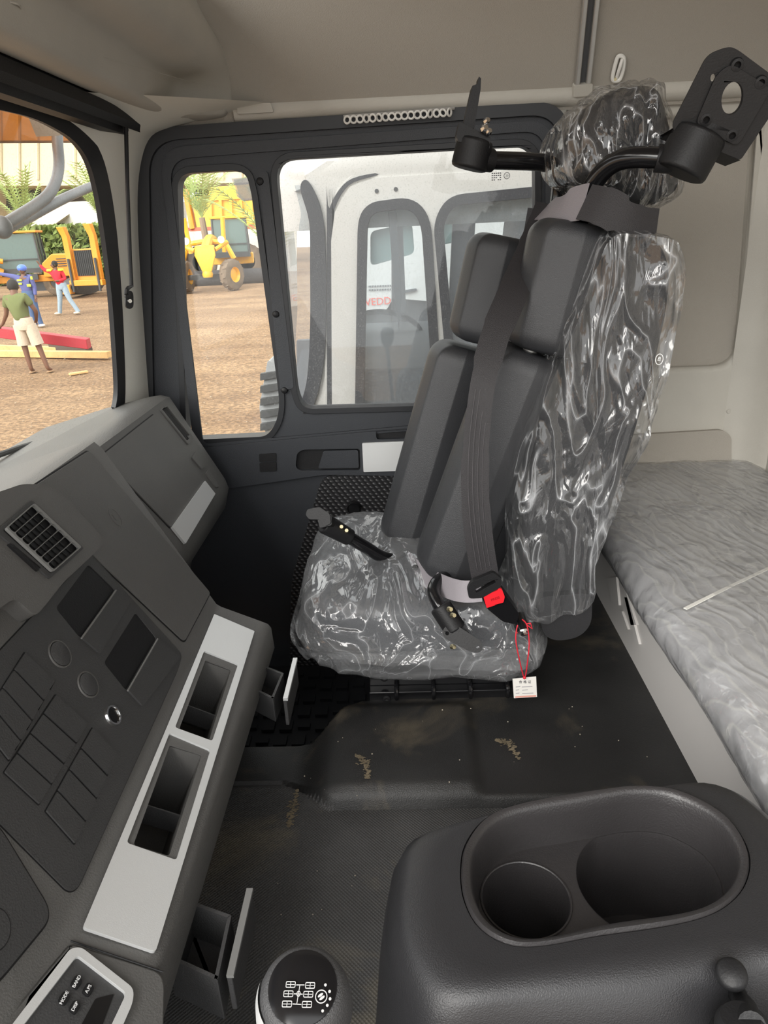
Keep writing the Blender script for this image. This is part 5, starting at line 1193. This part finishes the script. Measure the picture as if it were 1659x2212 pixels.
for sx1 in (-1, 1):
    MB().tube([V((sx1*.75, 1.2, 1.6)), V((sx1*.85, 1.1, 3.1))], .10, 10).build('lift_cylinder', M['yellow'], gd, local=True)
    MB().tube([V((0, 1.3, 2.1)), V((sx1*.85, 1.2, 2.0)), V((sx1*1.15, 1.2, 1.3))], .12, 8).build('lift_arm', M['yellow'], gd, local=True)
    MB().lathe((sx1*.75, -.3, 2.15), (0, -1, 0), [(0, 0), (.12, 0), (.15, .12), (0, .14)], 16).build('head_lamp', M['whitep'], gd, local=True)
MB().box((0, 0, .62), (1.9, .25, .22)).build('front_axle', M['mgrey'], gd, local=True)
MB().loft([[V((x, 2.2-.3*math.sin(a), .1+.6*(1-math.cos(a)))) for a in [k*.35 for k in range(6)]] for x in (-1.9, 2.6)], False).build('mouldboard', mat('blade_steel', (.12, .12, .13), .5, .5), gd, local=True, smooth=60)
cabin(gd, (1.0, 4.0, 1.3), (1.7, 1.6, 1.75))
MB().box((1.0, 4.9, 1.2), (2.0, 1.6, .5)).build('rear_deck', M['yellow'], gd, local=True, bevel=.05)
# second grader, its cabin and wheel cut by the window edge
c1_ = gp(366, 613); g2 = thing('motor_grader', 'second yellow grader mostly hidden behind the window frame, left of the facing one', 'road grader', (c1_.x, c1_.y, G), rz=.1)
wheel(g2, (.72, 0, .68), .68, .42, (1, -.1, 0)); wheel(g2, (-1.2, 0, .68), .68, .42, (1, -.1, 0))
cabin(g2, (-.1, 2.6, 1.35), (1.7, 1.6, 1.65)); MB().box((.2, 0, 1.62), (2.2, .4, .28)).build('front_beam', M['orange'], g2, local=True, bevel=.04)
MB().tube([V((0, .2, 1.6)), V((0, 1.6, 2.0)), V((0, 2.6, 1.6))], .2, 10, smooth=4).build('gooseneck_frame', M['orange'], g2, local=True)
MB().lathe((.75, -.2, 2.1), (0, -1, 0), [(0, 0), (.12, 0), (.15, .12), (0, .14)], 16).build('head_lamp', M['whitep'], g2, local=True)
# tipper body behind
M['tipyel'] = mat('tipper_yellow', (.9, .55, .05), .45, 0, 0, 1, .06, .5)
tp0 = PY(470, 560, 42); tp = thing('tipper_body', 'big yellow dump body standing behind the graders', 'dump truck', (tp0.x, 42, G))
NB = YP(42)
plate('side_wall', NB, NB.L([(412, 424), (560, 408), (560, 486), (470, 492), (425, 496)]), -2.2, 0, M['tipyel'], tp, bevel=.05)
plate('top_rail', NB, NB.L([(450, 405), (560, 397), (560, 428), (450, 434)]), 0, .15, M['tipyel'], tp, bevel=.04)
plate('front_post', NB, NB.L([(396, 412), (404, 408), (422, 494), (412, 496)]), -.4, .2, M['orange'], tp, bevel=.03)
for k in range(5): plate('side_rib', NB, NB.L([(452+k*22, 432), (458+k*22, 432), (460+k*22, 484), (454+k*22, 484)]), 0, .18, M['tipyel'], tp, bevel=.02)
plate('bed_floor', NB, NB.L([(412, 492), (560, 484), (560, 494), (412, 500)]), 0, .1, mat('primer_red', (.5, .12, .06), .6), tp)
wheel(tp, (-1.2, 1, .9), .9, .5, (0, 1, 0)); wheel(tp, (1.5, 1, .9), .9, .5, (0, 1, 0))
# long-nosed grader at the left with cabin
c2g = gp(92, 640); g3 = thing('wheel_loader', 'orange-yellow loader with large glazed cabin at the left of the yard', 'loader', (c2g.x, c2g.y, G), rz=.25)
wheel(g3, (-2.9, -1.0, .80), .80, .5, (.25, -1, 0), 'orange'); wheel(g3, (.9, .0, .70), .70, .5, (.1, -1, 0), 'orange')
g3.scale = (.86, .86, .86)
cabin(g3, (-.95, .4, 1.25), (2.6, 1.7, 2.0), 'orange')
MB().loft([[V((x, y, z)) for y, z in ((-.75, 1.0), (.9, 1.0), (.9, h_), (-.75, h_))] for x, h_ in ((.45, 1.7), (1.0, 2.15), (2.9, 2.1), (3.0, 1.0))]).build('engine_hood', M['orange'], g3, local=True, bevel=.05)
for k in range(4): MB().box((1.6, -.77, 1.9-k*.12), (.8, .04, .04)).build('hood_slot', M['mgrey'], g3, local=True)
MB().tube([V((-1.6, -.6, 1.3)), V((-2.6, -.9, 1.75)), V((-4.2, -1.1, 1.4))], .22, 8, smooth=4).build('front_frame', M['orange'], g3, local=True)
MB().tube([V((-1.4, -.8, 1.9)), V((-2.1, -.9, 2.0)), V((-2.6, -1, 1.8)), V((-3.3, -1.1, 2.1))], .13, 8, smooth=3).build('hydraulic_arm', M['orange'], g3, local=True)
MB().box((-.4, .2, .95), (3.6, 1.1, .35)).build('chassis', M['orange'], g3, local=True, bevel=.04); MB().box((-.6, -.5, 1.05), (1.4, .2, .3)).build('step', M['mgrey'], g3, local=True)
MB().box((.3, .2, .55), (2.4, .9, .5)).build('underbody', M['mgrey'], g3, local=True)
for k in (-1.9, -.9): MB().lathe((k, -.55, 3.42), (0, -1, 0), [(0, 0), (.1, 0), (.12, .1), (0, .12)], 14).build('work_lamp', M['whitep'], g3, local=True)
# bulldozer from the front
c3 = gp(203, 640); bd = thing('bulldozer', 'yellow-orange bulldozer with tall blade posts and a black radiator grille', 'bulldozer', (c3.x, c3.y, G), rz=-.1)
bd.scale = (.82, .82, .82)
mb = MB(); mb.box((-.0, .0, 1.6), (1.35, .5, 1.75)); mb.build('radiator_frame', M['orange'], bd, local=True, bevel=.04)
gr_ = MB().box((-.03, -.27, 1.75), (1.0, .06, 1.30)).build('radiator_grille', M['black'], bd, local=True)
for k in range(9): MB().box((-.47+k*.11, -.31, 1.75), (.02, .03, 1.28)).build('grille_bar', M['mgrey'], gr_, local=True)
for sx1, zt in ((-.78, 3.6), (.74, 3.7)):
    MB().loft([[V((sx1+a, y, z)) for a, y in ((-.16, -.5), (.16, -.5), (.12, -.1), (-.12, -.1))] for z in (.9, 2.0, 3.1)]+[[V((sx1-.04+a, y-.1, zt)) for a, y in ((-.3, -.5), (.1, -.5), (.1, -.1), (-.3, -.1))]]).build('blade_post', M['orange'], bd, local=True, bevel=.03)
    MB().cyl((sx1+.02, -.6, .3), (sx1+.02, -.6, 2.0), .07, 12).build('hydraulic_ram', M['mgrey'], bd, local=True)
MB().box((1.55, 1.2, 1.65), (1.2, 2.2, 1.5)).build('side_tank', M['orange'], bd, local=True, bevel=.05)
MB().box((0, -.4, .75), (1.9, .4, .3)).build('cross_beam', M['orange'], bd, local=True, bevel=.03)
cabin(bd, (1.45, 1.6, 2.35), (1.3, 1.4, 1.15), 'orange')
for sx1 in (-1.15, 1.9):
    tr = MB(); tr.loft([[V((sx1+x, y, z)) for y, z in [(1.2+1.9*math.cos(a)*(1), .55+.5*math.sin(a)) for a in [k*math.pi/10 for k in range(20)]]] for x in (-.3, .3)]); t_ = tr.build('crawler_track', M['mgrey'], bd, local=True)
    MB().box((sx1, -.55, .45), (.55, .5, .5)).build('track_guard', M['orange'], bd, local=True, bevel=.04)
# ---- red beam and timber by the man
def beam(name, p0, p1, hz, s, m_, label, cat, local=False, z1=None):
    a = V((*gp(*p0), G+hz)); b2 = V((*gp(*p1), G+(hz if z1 is None else z1))); d = (b2-a).normalized(); side = V((-d.y, d.x, 0)).normalized(); up_ = V((0, 0, 1))
    mb = MB().loft([[p+side*i*s[0]/2+up_*j*s[1]/2 for i, j in ((-1, -1), (1, -1), (1, 1), (-1, 1))] for p in (a, b2)]); o = mb.build(name, m_, bevel=.01); return tag(o, label, cat)
M['redp'] = mat('red_painted_steel', (.42, .03, .045), .45); M['wood'] = mat('fresh_timber', (.66, .42, .18), .8, 0, 0, 1, .15, 4); M['darkw'] = mat('dark_block', (.10, .075, .06), .9)
a_ = PY(-120, 702, 14.35); b_2 = PY(192, 742, 14.55)
d = (b_2-a_).normalized(); side = V((-d.y, d.x, 0)).normalized()
o = MB().loft([[p+side*i*.12+V((0, 0, 1))*j*.10 for i, j in ((-1, -1), (1, -1), (1, 1), (-1, 1))] for p in (a_, b_2)]).build('red_beam', M['redp'], bevel=.012); tag(o, 'long red painted steel beam propped on timber beside the man in shorts', 'beam')
beam('timber_beam', (-60, 770), (238, 773), .07, (.16, .14), M['wood'], 'squared pale timber lying on the ground under the red beam', 'timber')
beam('timber_beam', (-60, 755), (135, 762), .07, (.14, .12), M['wood'], 'shorter timber behind the long one under the red beam', 'timber')
beam('timber_block', (115, 760), (195, 768), .10, (.18, .18), M['darkw'], 'dark worn block holding up the end of the red beam', 'block')
for i, (p, q) in enumerate((((0, 752), (28, 752)), ((150, 812), (190, 806)))): beam('plank_offcut', p, q, .03, (.1, .04), M['wood'] if i else M['darkw'], ['dark offcut at the left edge beside the red beam', 'thin plank splinter on the mud right of the barefoot man'][i], 'plank')
# ---- people
def skinfig(name, verts, edges, rad, mt_, parent, root=0, sub=2):
    me = bpy.data.meshes.new(name); me.from_pydata(verts, edges, []); o = bpy.data.objects.new(name, me); C.objects.link(o); o.parent = parent; me.materials.append(mt_)
    md = o.modifiers.new('skin', 'SKIN'); md.use_smooth_shade = True
    if not me.skin_vertices: me.skin_vertices.new()
    for i, r_ in enumerate(rad): me.skin_vertices[0].data[i].radius = (r_, r_) if not isinstance(r_, tuple) else r_; me.skin_vertices[0].data[i].use_root = (i == root)
    s = o.modifiers.new('sub', 'SUBSURF'); s.levels = sub; s.render_levels = sub; return o
def person(loc, rz, label, J, cols, hat=None, shorts=False, sleeve=.5, long_sleeve=False):
    r = thing('person', label, 'person', loc, rz=rz, group=None); sk = cols['skin']
    names = ['pelvis', 'waist', 'chest', 'neck', 'head', 'top', 'shL', 'elL', 'wrL', 'haL', 'shR', 'elR', 'wrR', 'haR', 'hipL', 'knL', 'anL', 'toL', 'hipR', 'knR', 'anR', 'toR']
    P = {n_: V(J[n_]) for n_ in names}
    rd = dict(pelvis=(.14, .11), waist=(.12, .09), chest=(.15, .10), neck=.055, head=.085, top=.055, shL=.06, elL=.042, wrL=.03, haL=.03, shR=.06, elR=.042, wrR=.03, haR=.03, hipL=.088, knL=.058, anL=.040, toL=.035, hipR=.088, knR=.058, anR=.040, toR=.035)
    E_ = [('pelvis', 'waist'), ('waist', 'chest'), ('chest', 'neck'), ('neck', 'head'), ('head', 'top'), ('chest', 'shL'), ('shL', 'elL'), ('elL', 'wrL'), ('wrL', 'haL'), ('chest', 'shR'), ('shR', 'elR'), ('elR', 'wrR'), ('wrR', 'haR'), ('pelvis', 'hipL'), ('hipL', 'knL'), ('knL', 'anL'), ('anL', 'toL'), ('pelvis', 'hipR'), ('hipR', 'knR'), ('knR', 'anR'), ('anR', 'toR')]
    vs_ = [P[n_] for n_ in names]; ed = [(names.index(a), names.index(b2)) for a, b2 in E_]; rr_ = [rd[n_] for n_ in names]
    for s_ in 'LR':      # five fingers on each hand
        h = P['ha'+s_]; f = (h-P['wr'+s_]).normalized(); sd = f.cross(V((0, 0, 1)));  sd = (sd if sd.length > .1 else V((1, 0, 0))).normalized()
        hi = names.index('ha'+s_)
        for k, (o_, l_) in enumerate(((-.028, .055), (-.010, .065), (.009, .06), (.027, .048))):
            i0 = len(vs_); vs_ += [h+sd*o_+f*.03, h+sd*o_*1.2+f*(.03+l_*.55)-V((0, 0, .008)), h+sd*o_*1.2+f*(.03+l_*.9)-V((0, 0, .024))]; rr_ += [.011, .009, .008]; ed += [(hi, i0), (i0, i0+1), (i0+1, i0+2)]
        i0 = len(vs_); vs_ += [h-sd*.035-f*.01, h-sd*.055+f*.03]; rr_ += [.011, .009]; ed += [(hi, i0), (i0, i0+1)]
    body = skinfig('body', [tuple(v) for v in vs_], ed, rr_, sk, r)
    hd = P['head']; fw = V(J.get('look', (0, -1, 0))).normalized()
    up_ = (P['top']-P['neck']).normalized()
    MB().ball(hd+up_*.03-fw*.008, .102, 12, (1, 1.05, 1.12)).build('hair', cols['hair'], r, local=True, smooth=60)
    fc = MB(); fc.ball(hd+fw*.035-up_*.01, .082, 12, (.95, .95, 1.2)); rt = fw.cross(up_).normalized()
    fc.ball(hd+fw*.118-up_*.01, .014, 6, (1, 1, 1.5))
    for s_ in (-1, 1): fc.ball(hd+rt*s_*.098, .022, 6, (.5, .8, 1.3))
    fc.build('face', sk, r, local=True, smooth=60)
    ey = MB()
    for s_ in (-1, 1): ey.ball(hd+fw*.108+rt*s_*.03+up_*.012, .009, 5)
    ey.tube([hd+fw*.108-up_*.045+rt*-.022, hd+fw*.112-up_*.048, hd+fw*.108-up_*.045+rt*.022], .005, 5); ey.build('eyes_and_mouth', M['ink'], r, local=True)
    def cl(nm, keys, edges, rads, mt_): 
        vv = [P[k] if isinstance(k, str) else V(k) for k in keys]; return skinfig(nm, [tuple(v) for v in vv], edges, rads, mt_, r)
    eL, eR = (P['wrL'], P['wrR']) if long_sleeve else (P['shL'].lerp(P['elL'], sleeve), P['shR'].lerp(P['elR'], sleeve))
    if long_sleeve: cl('shirt', ['pelvis', 'waist', 'chest', P['chest'].lerp(P['neck'], .5), 'shL', 'elL', eL, 'shR', 'elR', eR], [(0, 1), (1, 2), (2, 3), (2, 4), (4, 5), (5, 6), (2, 7), (7, 8), (8, 9)], [(.175, .135), (.165, .125), (.18, .13), .085, .085, .065, .048, .085, .065, .048], cols['shirt'])
    else: cl('shirt', ['pelvis', 'waist', 'chest', P['chest'].lerp(P['neck'], .5), 'shL', eL, 'shR', eR], [(0, 1), (1, 2), (2, 3), (2, 4), (4, 5), (2, 6), (6, 7)], [(.175, .135), (.16, .12), (.18, .13), .08, .085, .072, .085, .072], cols['shirt'])
    kl = [P['hipL'].lerp(P['knL'], .85), P['hipR'].lerp(P['knR'], .85)]
    pm = MB(); pv = P['pelvis']
    pm.loft([[pv+V((.185*s1*math.cos(a), .135*s1*math.sin(a), h_)) for a in [k*math.pi/10 for k in range(20)]] for h_, s1 in ((.10, .92), (.02, 1), (-.06, 1.02), (-.12, .9))])
    for s_ in 'LR':
        hp, kn, an = P['hip'+s_]+V((0, 0, .02)), P['kn'+s_], P['an'+s_]
        pm.tube([hp, hp.lerp(kn, .5), kl['LR'.index(s_)]] if shorts else [hp, hp.lerp(kn, .5), kn, kn.lerp(an, .5), an-V((0, 0, .02))], [.115, .112, .118] if shorts else [.112, .098, .078, .072, .070], 14)
    pm.build('shorts' if shorts else 'trousers', cols['pants'], r, local=True, smooth=60)
    for s_ in 'LR':
        a, t_ = P['an'+s_], P['to'+s_]; d_ = (t_-a); d_.z = 0; d_.normalize(); c_ = V((a.x, a.y, 0))+d_*.07+V((0, 0, .04 if not shorts else .018))
        MB().ball(c_, .05, 8, (1+abs(d_.x)*1.6, 1+abs(d_.y)*1.6, .85 if not shorts else .35)).build('shoe' if not shorts else 'sandal', cols['shoe'], r, local=True, smooth=60)
    if hat: MB().ball(hd+up_*.055, .125, 12, (1.05, 1.15, .85)).build('hat', hat, r, local=True, smooth=60)
    return r
base = dict(pelvis=(0, 0, .95), waist=(0, -.01, 1.12), chest=(0, -.02, 1.34), neck=(0, -.02, 1.50), head=(0, -.03, 1.63), top=(0, -.03, 1.73), shL=(-.18, -.02, 1.43), elL=(-.24, 0, 1.15), wrL=(-.25, -.08, .90), haL=(-.25, -.10, .82), shR=(.18, -.02, 1.43), elR=(.24, 0, 1.15), wrR=(.25, -.08, .90), haR=(.25, -.10, .82), hipL=(-.10, 0, .90), knL=(-.11, -.02, .48), anL=(-.12, 0, .08), toL=(-.13, -.14, .03), hipR=(.10, 0, .90), knR=(.11, -.02, .48), anR=(.12, 0, .08), toR=(.13, -.14, .03), look=(0, -1, 0))
skin_ = mat('dark_brown_skin', (.16, .075, .045), .55); hair_ = mat('black_hair', (.02, .018, .017), .8)
g = gp(76, 806)
person((g.x, g.y, G), 0, 'person seen from behind in olive t-shirt and beige shorts with hands towards the red beam', dict(base, chest=(-.07, .03, 1.33), waist=(-.03, .01, 1.12), neck=(-.10, .06, 1.48), head=(-.11, .10, 1.60), top=(-.11, .11, 1.70), shL=(-.25, .03, 1.40), elL=(-.34, .08, 1.12), wrL=(-.52, .20, .93), haL=(-.60, .24, .88), shR=(.10, .05, 1.42), elR=(.22, .12, 1.15), wrR=(.12, .25, .96), haR=(.06, .30, .92), knL=(-.10, .02, .48), anL=(-.06, 0, .08), toL=(-.08, .12, .03), knR=(.18, .02, .48), anR=(.27, .0, .08), toR=(.28, .12, .03), look=(-.3, 1, 0)),
       dict(skin=skin_, hair=hair_, shirt=mat('olive_cloth', (.14, .16, .06), .9), pants=mat('beige_cloth', (.55, .46, .36), .9), shoe=mat('tan_sandal', (.35, .22, .12), .8)), shorts=True, sleeve=.62)
g = gp(76, 706)
person((g.x, g.y, G), 0, 'person in blue hard hat and navy overalls with yellow reflective patches, one arm stretched out', dict(base, shL=(-.19, -.02, 1.43), elL=(-.45, -.05, 1.50), wrL=(-.70, -.08, 1.56), haL=(-.78, -.08, 1.58), anR=(.20, 0, .08), anL=(.02, 0, .08), knR=(.16, -.03, .48), knL=(0, -.03, .5), toL=(.02, -.12, .03), toR=(.27, -.10, .03)),
       dict(skin=skin_, hair=hair_, shirt=mat('navy_cloth', (.10, .11, .28), .9), pants=mat('navy_jeans', (.07, .12, .24), .9), shoe=M['whitep']), hat=mat('blue_hard_hat', (.10, .2, .7), .35), long_sleeve=True)
pr_ = bpy.data.objects['person.001']; hv = mat('high_visibility_yellow', (.75, .95, .05), .5)
for c, s in (((-.09, -.155, 1.36), (.14, .02, .05)), ((.15, -.135, 1.20), (.12, .02, .07)), ((-.09, -.15, 1.26), (.10, .02, .05)), ((.24, -.07, 1.40), (.06, .03, .09))): MB().box(c, s).build('reflective_patch', hv, pr_, local=True, bevel=.008)
g = gp(140, 679)
person((g.x, g.y, G), 0, 'person in red jacket with yellow shoulders and pale jeans, arms raised', dict(base, shL=(-.17, -.02, 1.43), elL=(-.38, -.02, 1.48), wrL=(-.50, -.05, 1.66), haL=(-.54, -.05, 1.74), elR=(.26, .02, 1.17), wrR=(.10, -.16, 1.12), haR=(.02, -.2, 1.12), waist=(.04, 0, 1.12), pelvis=(.08, 0, .95), hipL=(0, 0, .9), hipR=(.16, 0, .9), knL=(-.05, -.04, .48), anL=(-.16, 0, .08), toL=(-.30, -.03, .03), knR=(.28, -.02, .5), anR=(.50, 0, .08), toR=(.42, -.08, .03), look=(-.8, -.5, 0)),
       dict(skin=skin_, hair=hair_, shirt=mat('red_cloth', (.65, .02, .04), .8), pants=mat('pale_jeans', (.30, .38, .45), .9), shoe=mat('cream_shoe', (.6, .52, .4), .7)), long_sleeve=True)
pr_ = bpy.data.objects['person.002']
for c, s in (((-.19, -.06, 1.47), (.16, .17, .07)), ((.19, -.06, 1.47), (.14, .17, .07))): MB().box(c, s).build('yellow_shoulder', hv, pr_, local=True, bevel=.02)
# ---- buildings, hedge, palms
B1 = YP(58); M['shed'] = mat('beige_corrugated_sheet', (.62, .53, .36), .8, 0, 0, 1, .12, .15); M['wallw'] = mat('stained_white_wall', (.68, .65, .58), .9, 0, 0, 1, .12, .3); M['darkin'] = mat('dark_interior', (.10, .09, .08), .9)
def bq_(lst, d0, d1, m_, nm, par, pl=B1): return plate(nm, pl, pl.L(lst), d0, d1, M[m_], par)
sd_ = thing('warehouse', 'large beige corrugated warehouse with a dark open bay at the far left', 'warehouse', (PY(100, 500, 58).x, 58, G))
bq_([(-600, 120), (640, 80), (640, 392), (210, 400), (-600, 408)], -14, 0, 'shed', 'upper_cladding', sd_)
for k in range(24): MB().tube([B1.hit(-320+k*40, 180)+V((0, -.05, 0)), B1.hit(-320+k*40+2, 388)+V((0, -.05, 0))], .12, 6).build('sheet_rib', M['shed'], sd_)
bq_([(-600, 395), (240, 385), (240, 480), (-600, 480)], -12, -6, 'darkin', 'open_bay', sd_)
for x in (62, -40, 196): bq_([(x, 380), (x+9, 380), (x+10, 480), (x+1, 480)], -3, -2, 'shed', 'column', sd_)
bq_([(20, 455), (-200, 440), (-200, 520), (60, 520)], -6, -3, 'shed', 'back_wall', sd_)
B2 = YP(50); wh = thing('white_building', 'stained white wall with a corrugated awning over a dark window', 'building', (PY(180, 520, 50).x, 50, G))
bq_([(90, 452), (150, 436), (330, 428), (330, 640), (90, 640)], -8, 0, 'wallw', 'wall', wh, B2)
bq_([(85, 484), (140, 482), (143, 512), (85, 512)], 0, .1, 'darkin', 'window', wh, B2)
for k in range(6): bq_([(88+k*9, 484), (89.5+k*9, 484), (89.5+k*9, 512), (88+k*9, 512)], .1, .2, 'shed', 'window_bar', wh, B2)
MB().loft([[B2.w(*B2.l(86, 470), 0), B2.w(*B2.l(150, 462), 0)], [B2.w(*B2.l(78, 488), 1.2), B2.w(*B2.l(138, 483), 1.2)], [B2.w(*B2.l(78, 490), 1.2), B2.w(*B2.l(138, 485), 1.2)], [B2.w(*B2.l(86, 473), 0), B2.w(*B2.l(150, 466), 0)]], False).build('awning', M['shed'], wh)
bq_([(360, 480), (430, 475), (440, 640), (360, 640)], -5, 0, 'wallw', 'side_wall', wh, YP(54))
B3 = YP(56); wl = thing('block_wall', 'low grey block wall with red coping behind the graders', 'wall', (PY(470, 560, 48).x, 48, G))
B4 = YP(48); bq_([(380, 498), (640, 488), (640, 640), (380, 640)], -.3, 0, 'wallw', 'wall', wl, B4); bq_([(380, 493), (640, 484), (640, 490), (380, 499)], -.35, .05, 'redp', 'coping', wl, B4)
def leafmass(name, box_, n_, size, m_, label, cat, par=None):
    mb = MB()
    for k in range(n_):
        p = V([random.uniform(box_[i], box_[i+3]) for i in range(3)]); d = V([random.gauss(0, 1) for _ in range(3)]).normalized(); e = d.orthogonal().normalized()*size*random.uniform(.5, 1.3); f = d.cross(e).normalized()*size*.5
        mb.raw([p-e, p+f, p+e, p-f], [(0, 1, 2, 3)])
    o = mb.build(name, m_, par, smooth=0)
    if not par: tag(o, label, cat)
    return o
M['leaf'] = mat('hedge_leaf', (.20, .26, .07), .8, 0, 0, 1, .3, .8); M['frond'] = mat('palm_frond', (.33, .42, .13), .7, 0, 0, 1, .2, 1); M['trunk'] = mat('palm_trunk', (.25, .18, .12), .9)
h0, h1_ = PY(-120, 500, 46), PY(330, 560, 46)
leafmass('hedge', (h0.x, 45, G+.1, h1_.x, 46.5, h0.z-.0), 9000, .28, M['leaf'], 'green hedge running behind the yellow machines', 'hedge')
def palm(px, py, y, hgt, n_, fr, label):
    b0 = PY(px, py, y); r = thing('palm_tree', label, 'palm', (b0.x, y, G))
    MB().tube([V((0, 0, 0)), V((.1, 0, (b0.z-G)*.5)), V((0, 0, b0.z-G))], [.22, .18, .15], 8).build('trunk', M['trunk'], r, local=True)
    mb = MB()
    for k in range(n_):
        a = 2*math.pi*k/n_+random.uniform(-.2, .2); el = random.uniform(.9, 1.45); L_ = fr*random.uniform(.8, 1.1); P_ = [V((0, 0, b0.z-G))]
        dr = V((math.cos(a)*math.cos(el), math.sin(a)*math.cos(el), math.sin(el)))
        for q in range(9): P_.append(P_[-1]+dr*L_/9); dr = (dr+V((0, 0, -.09))).normalized()
        mb.tube(P_, .02, 4)
        for q in range(1, 9):
            for s_ in (-1, 1):
                for w2_ in (0, .5):
                    p = P_[q].lerp(P_[min(9, q+1)], w2_); sd = (P_[q]-P_[q-1]).cross(V((0, 0, 1))); sd = (sd if sd.length > .001 else V((1, 0, 0))).normalized()*s_; t_ = p+sd*.55*hgt+(P_[q]-P_[q-1])*1.2+V((0, 0, -.15)); mb.raw([p, p+(P_[q]-P_[q-1])*.22, t_], [(0, 1, 2)])
    mb.build('fronds', M['frond'], r, local=True, smooth=0)
palm(60, 500, 40, .6, 22, 3.2, 'young palm behind the loader cabin at the far left')
palm(436, 470, 38, .6, 24, 3.4, 'palm with upright fronds in front of the yellow dump body')
palm(222, 470, 44, .7, 20, 3.0, 'palm at the windscreen edge right of the white building')
palm(600, 560, 30, .7, 20, 3.5, 'palm seen through the curved windscreen of the parked truck')
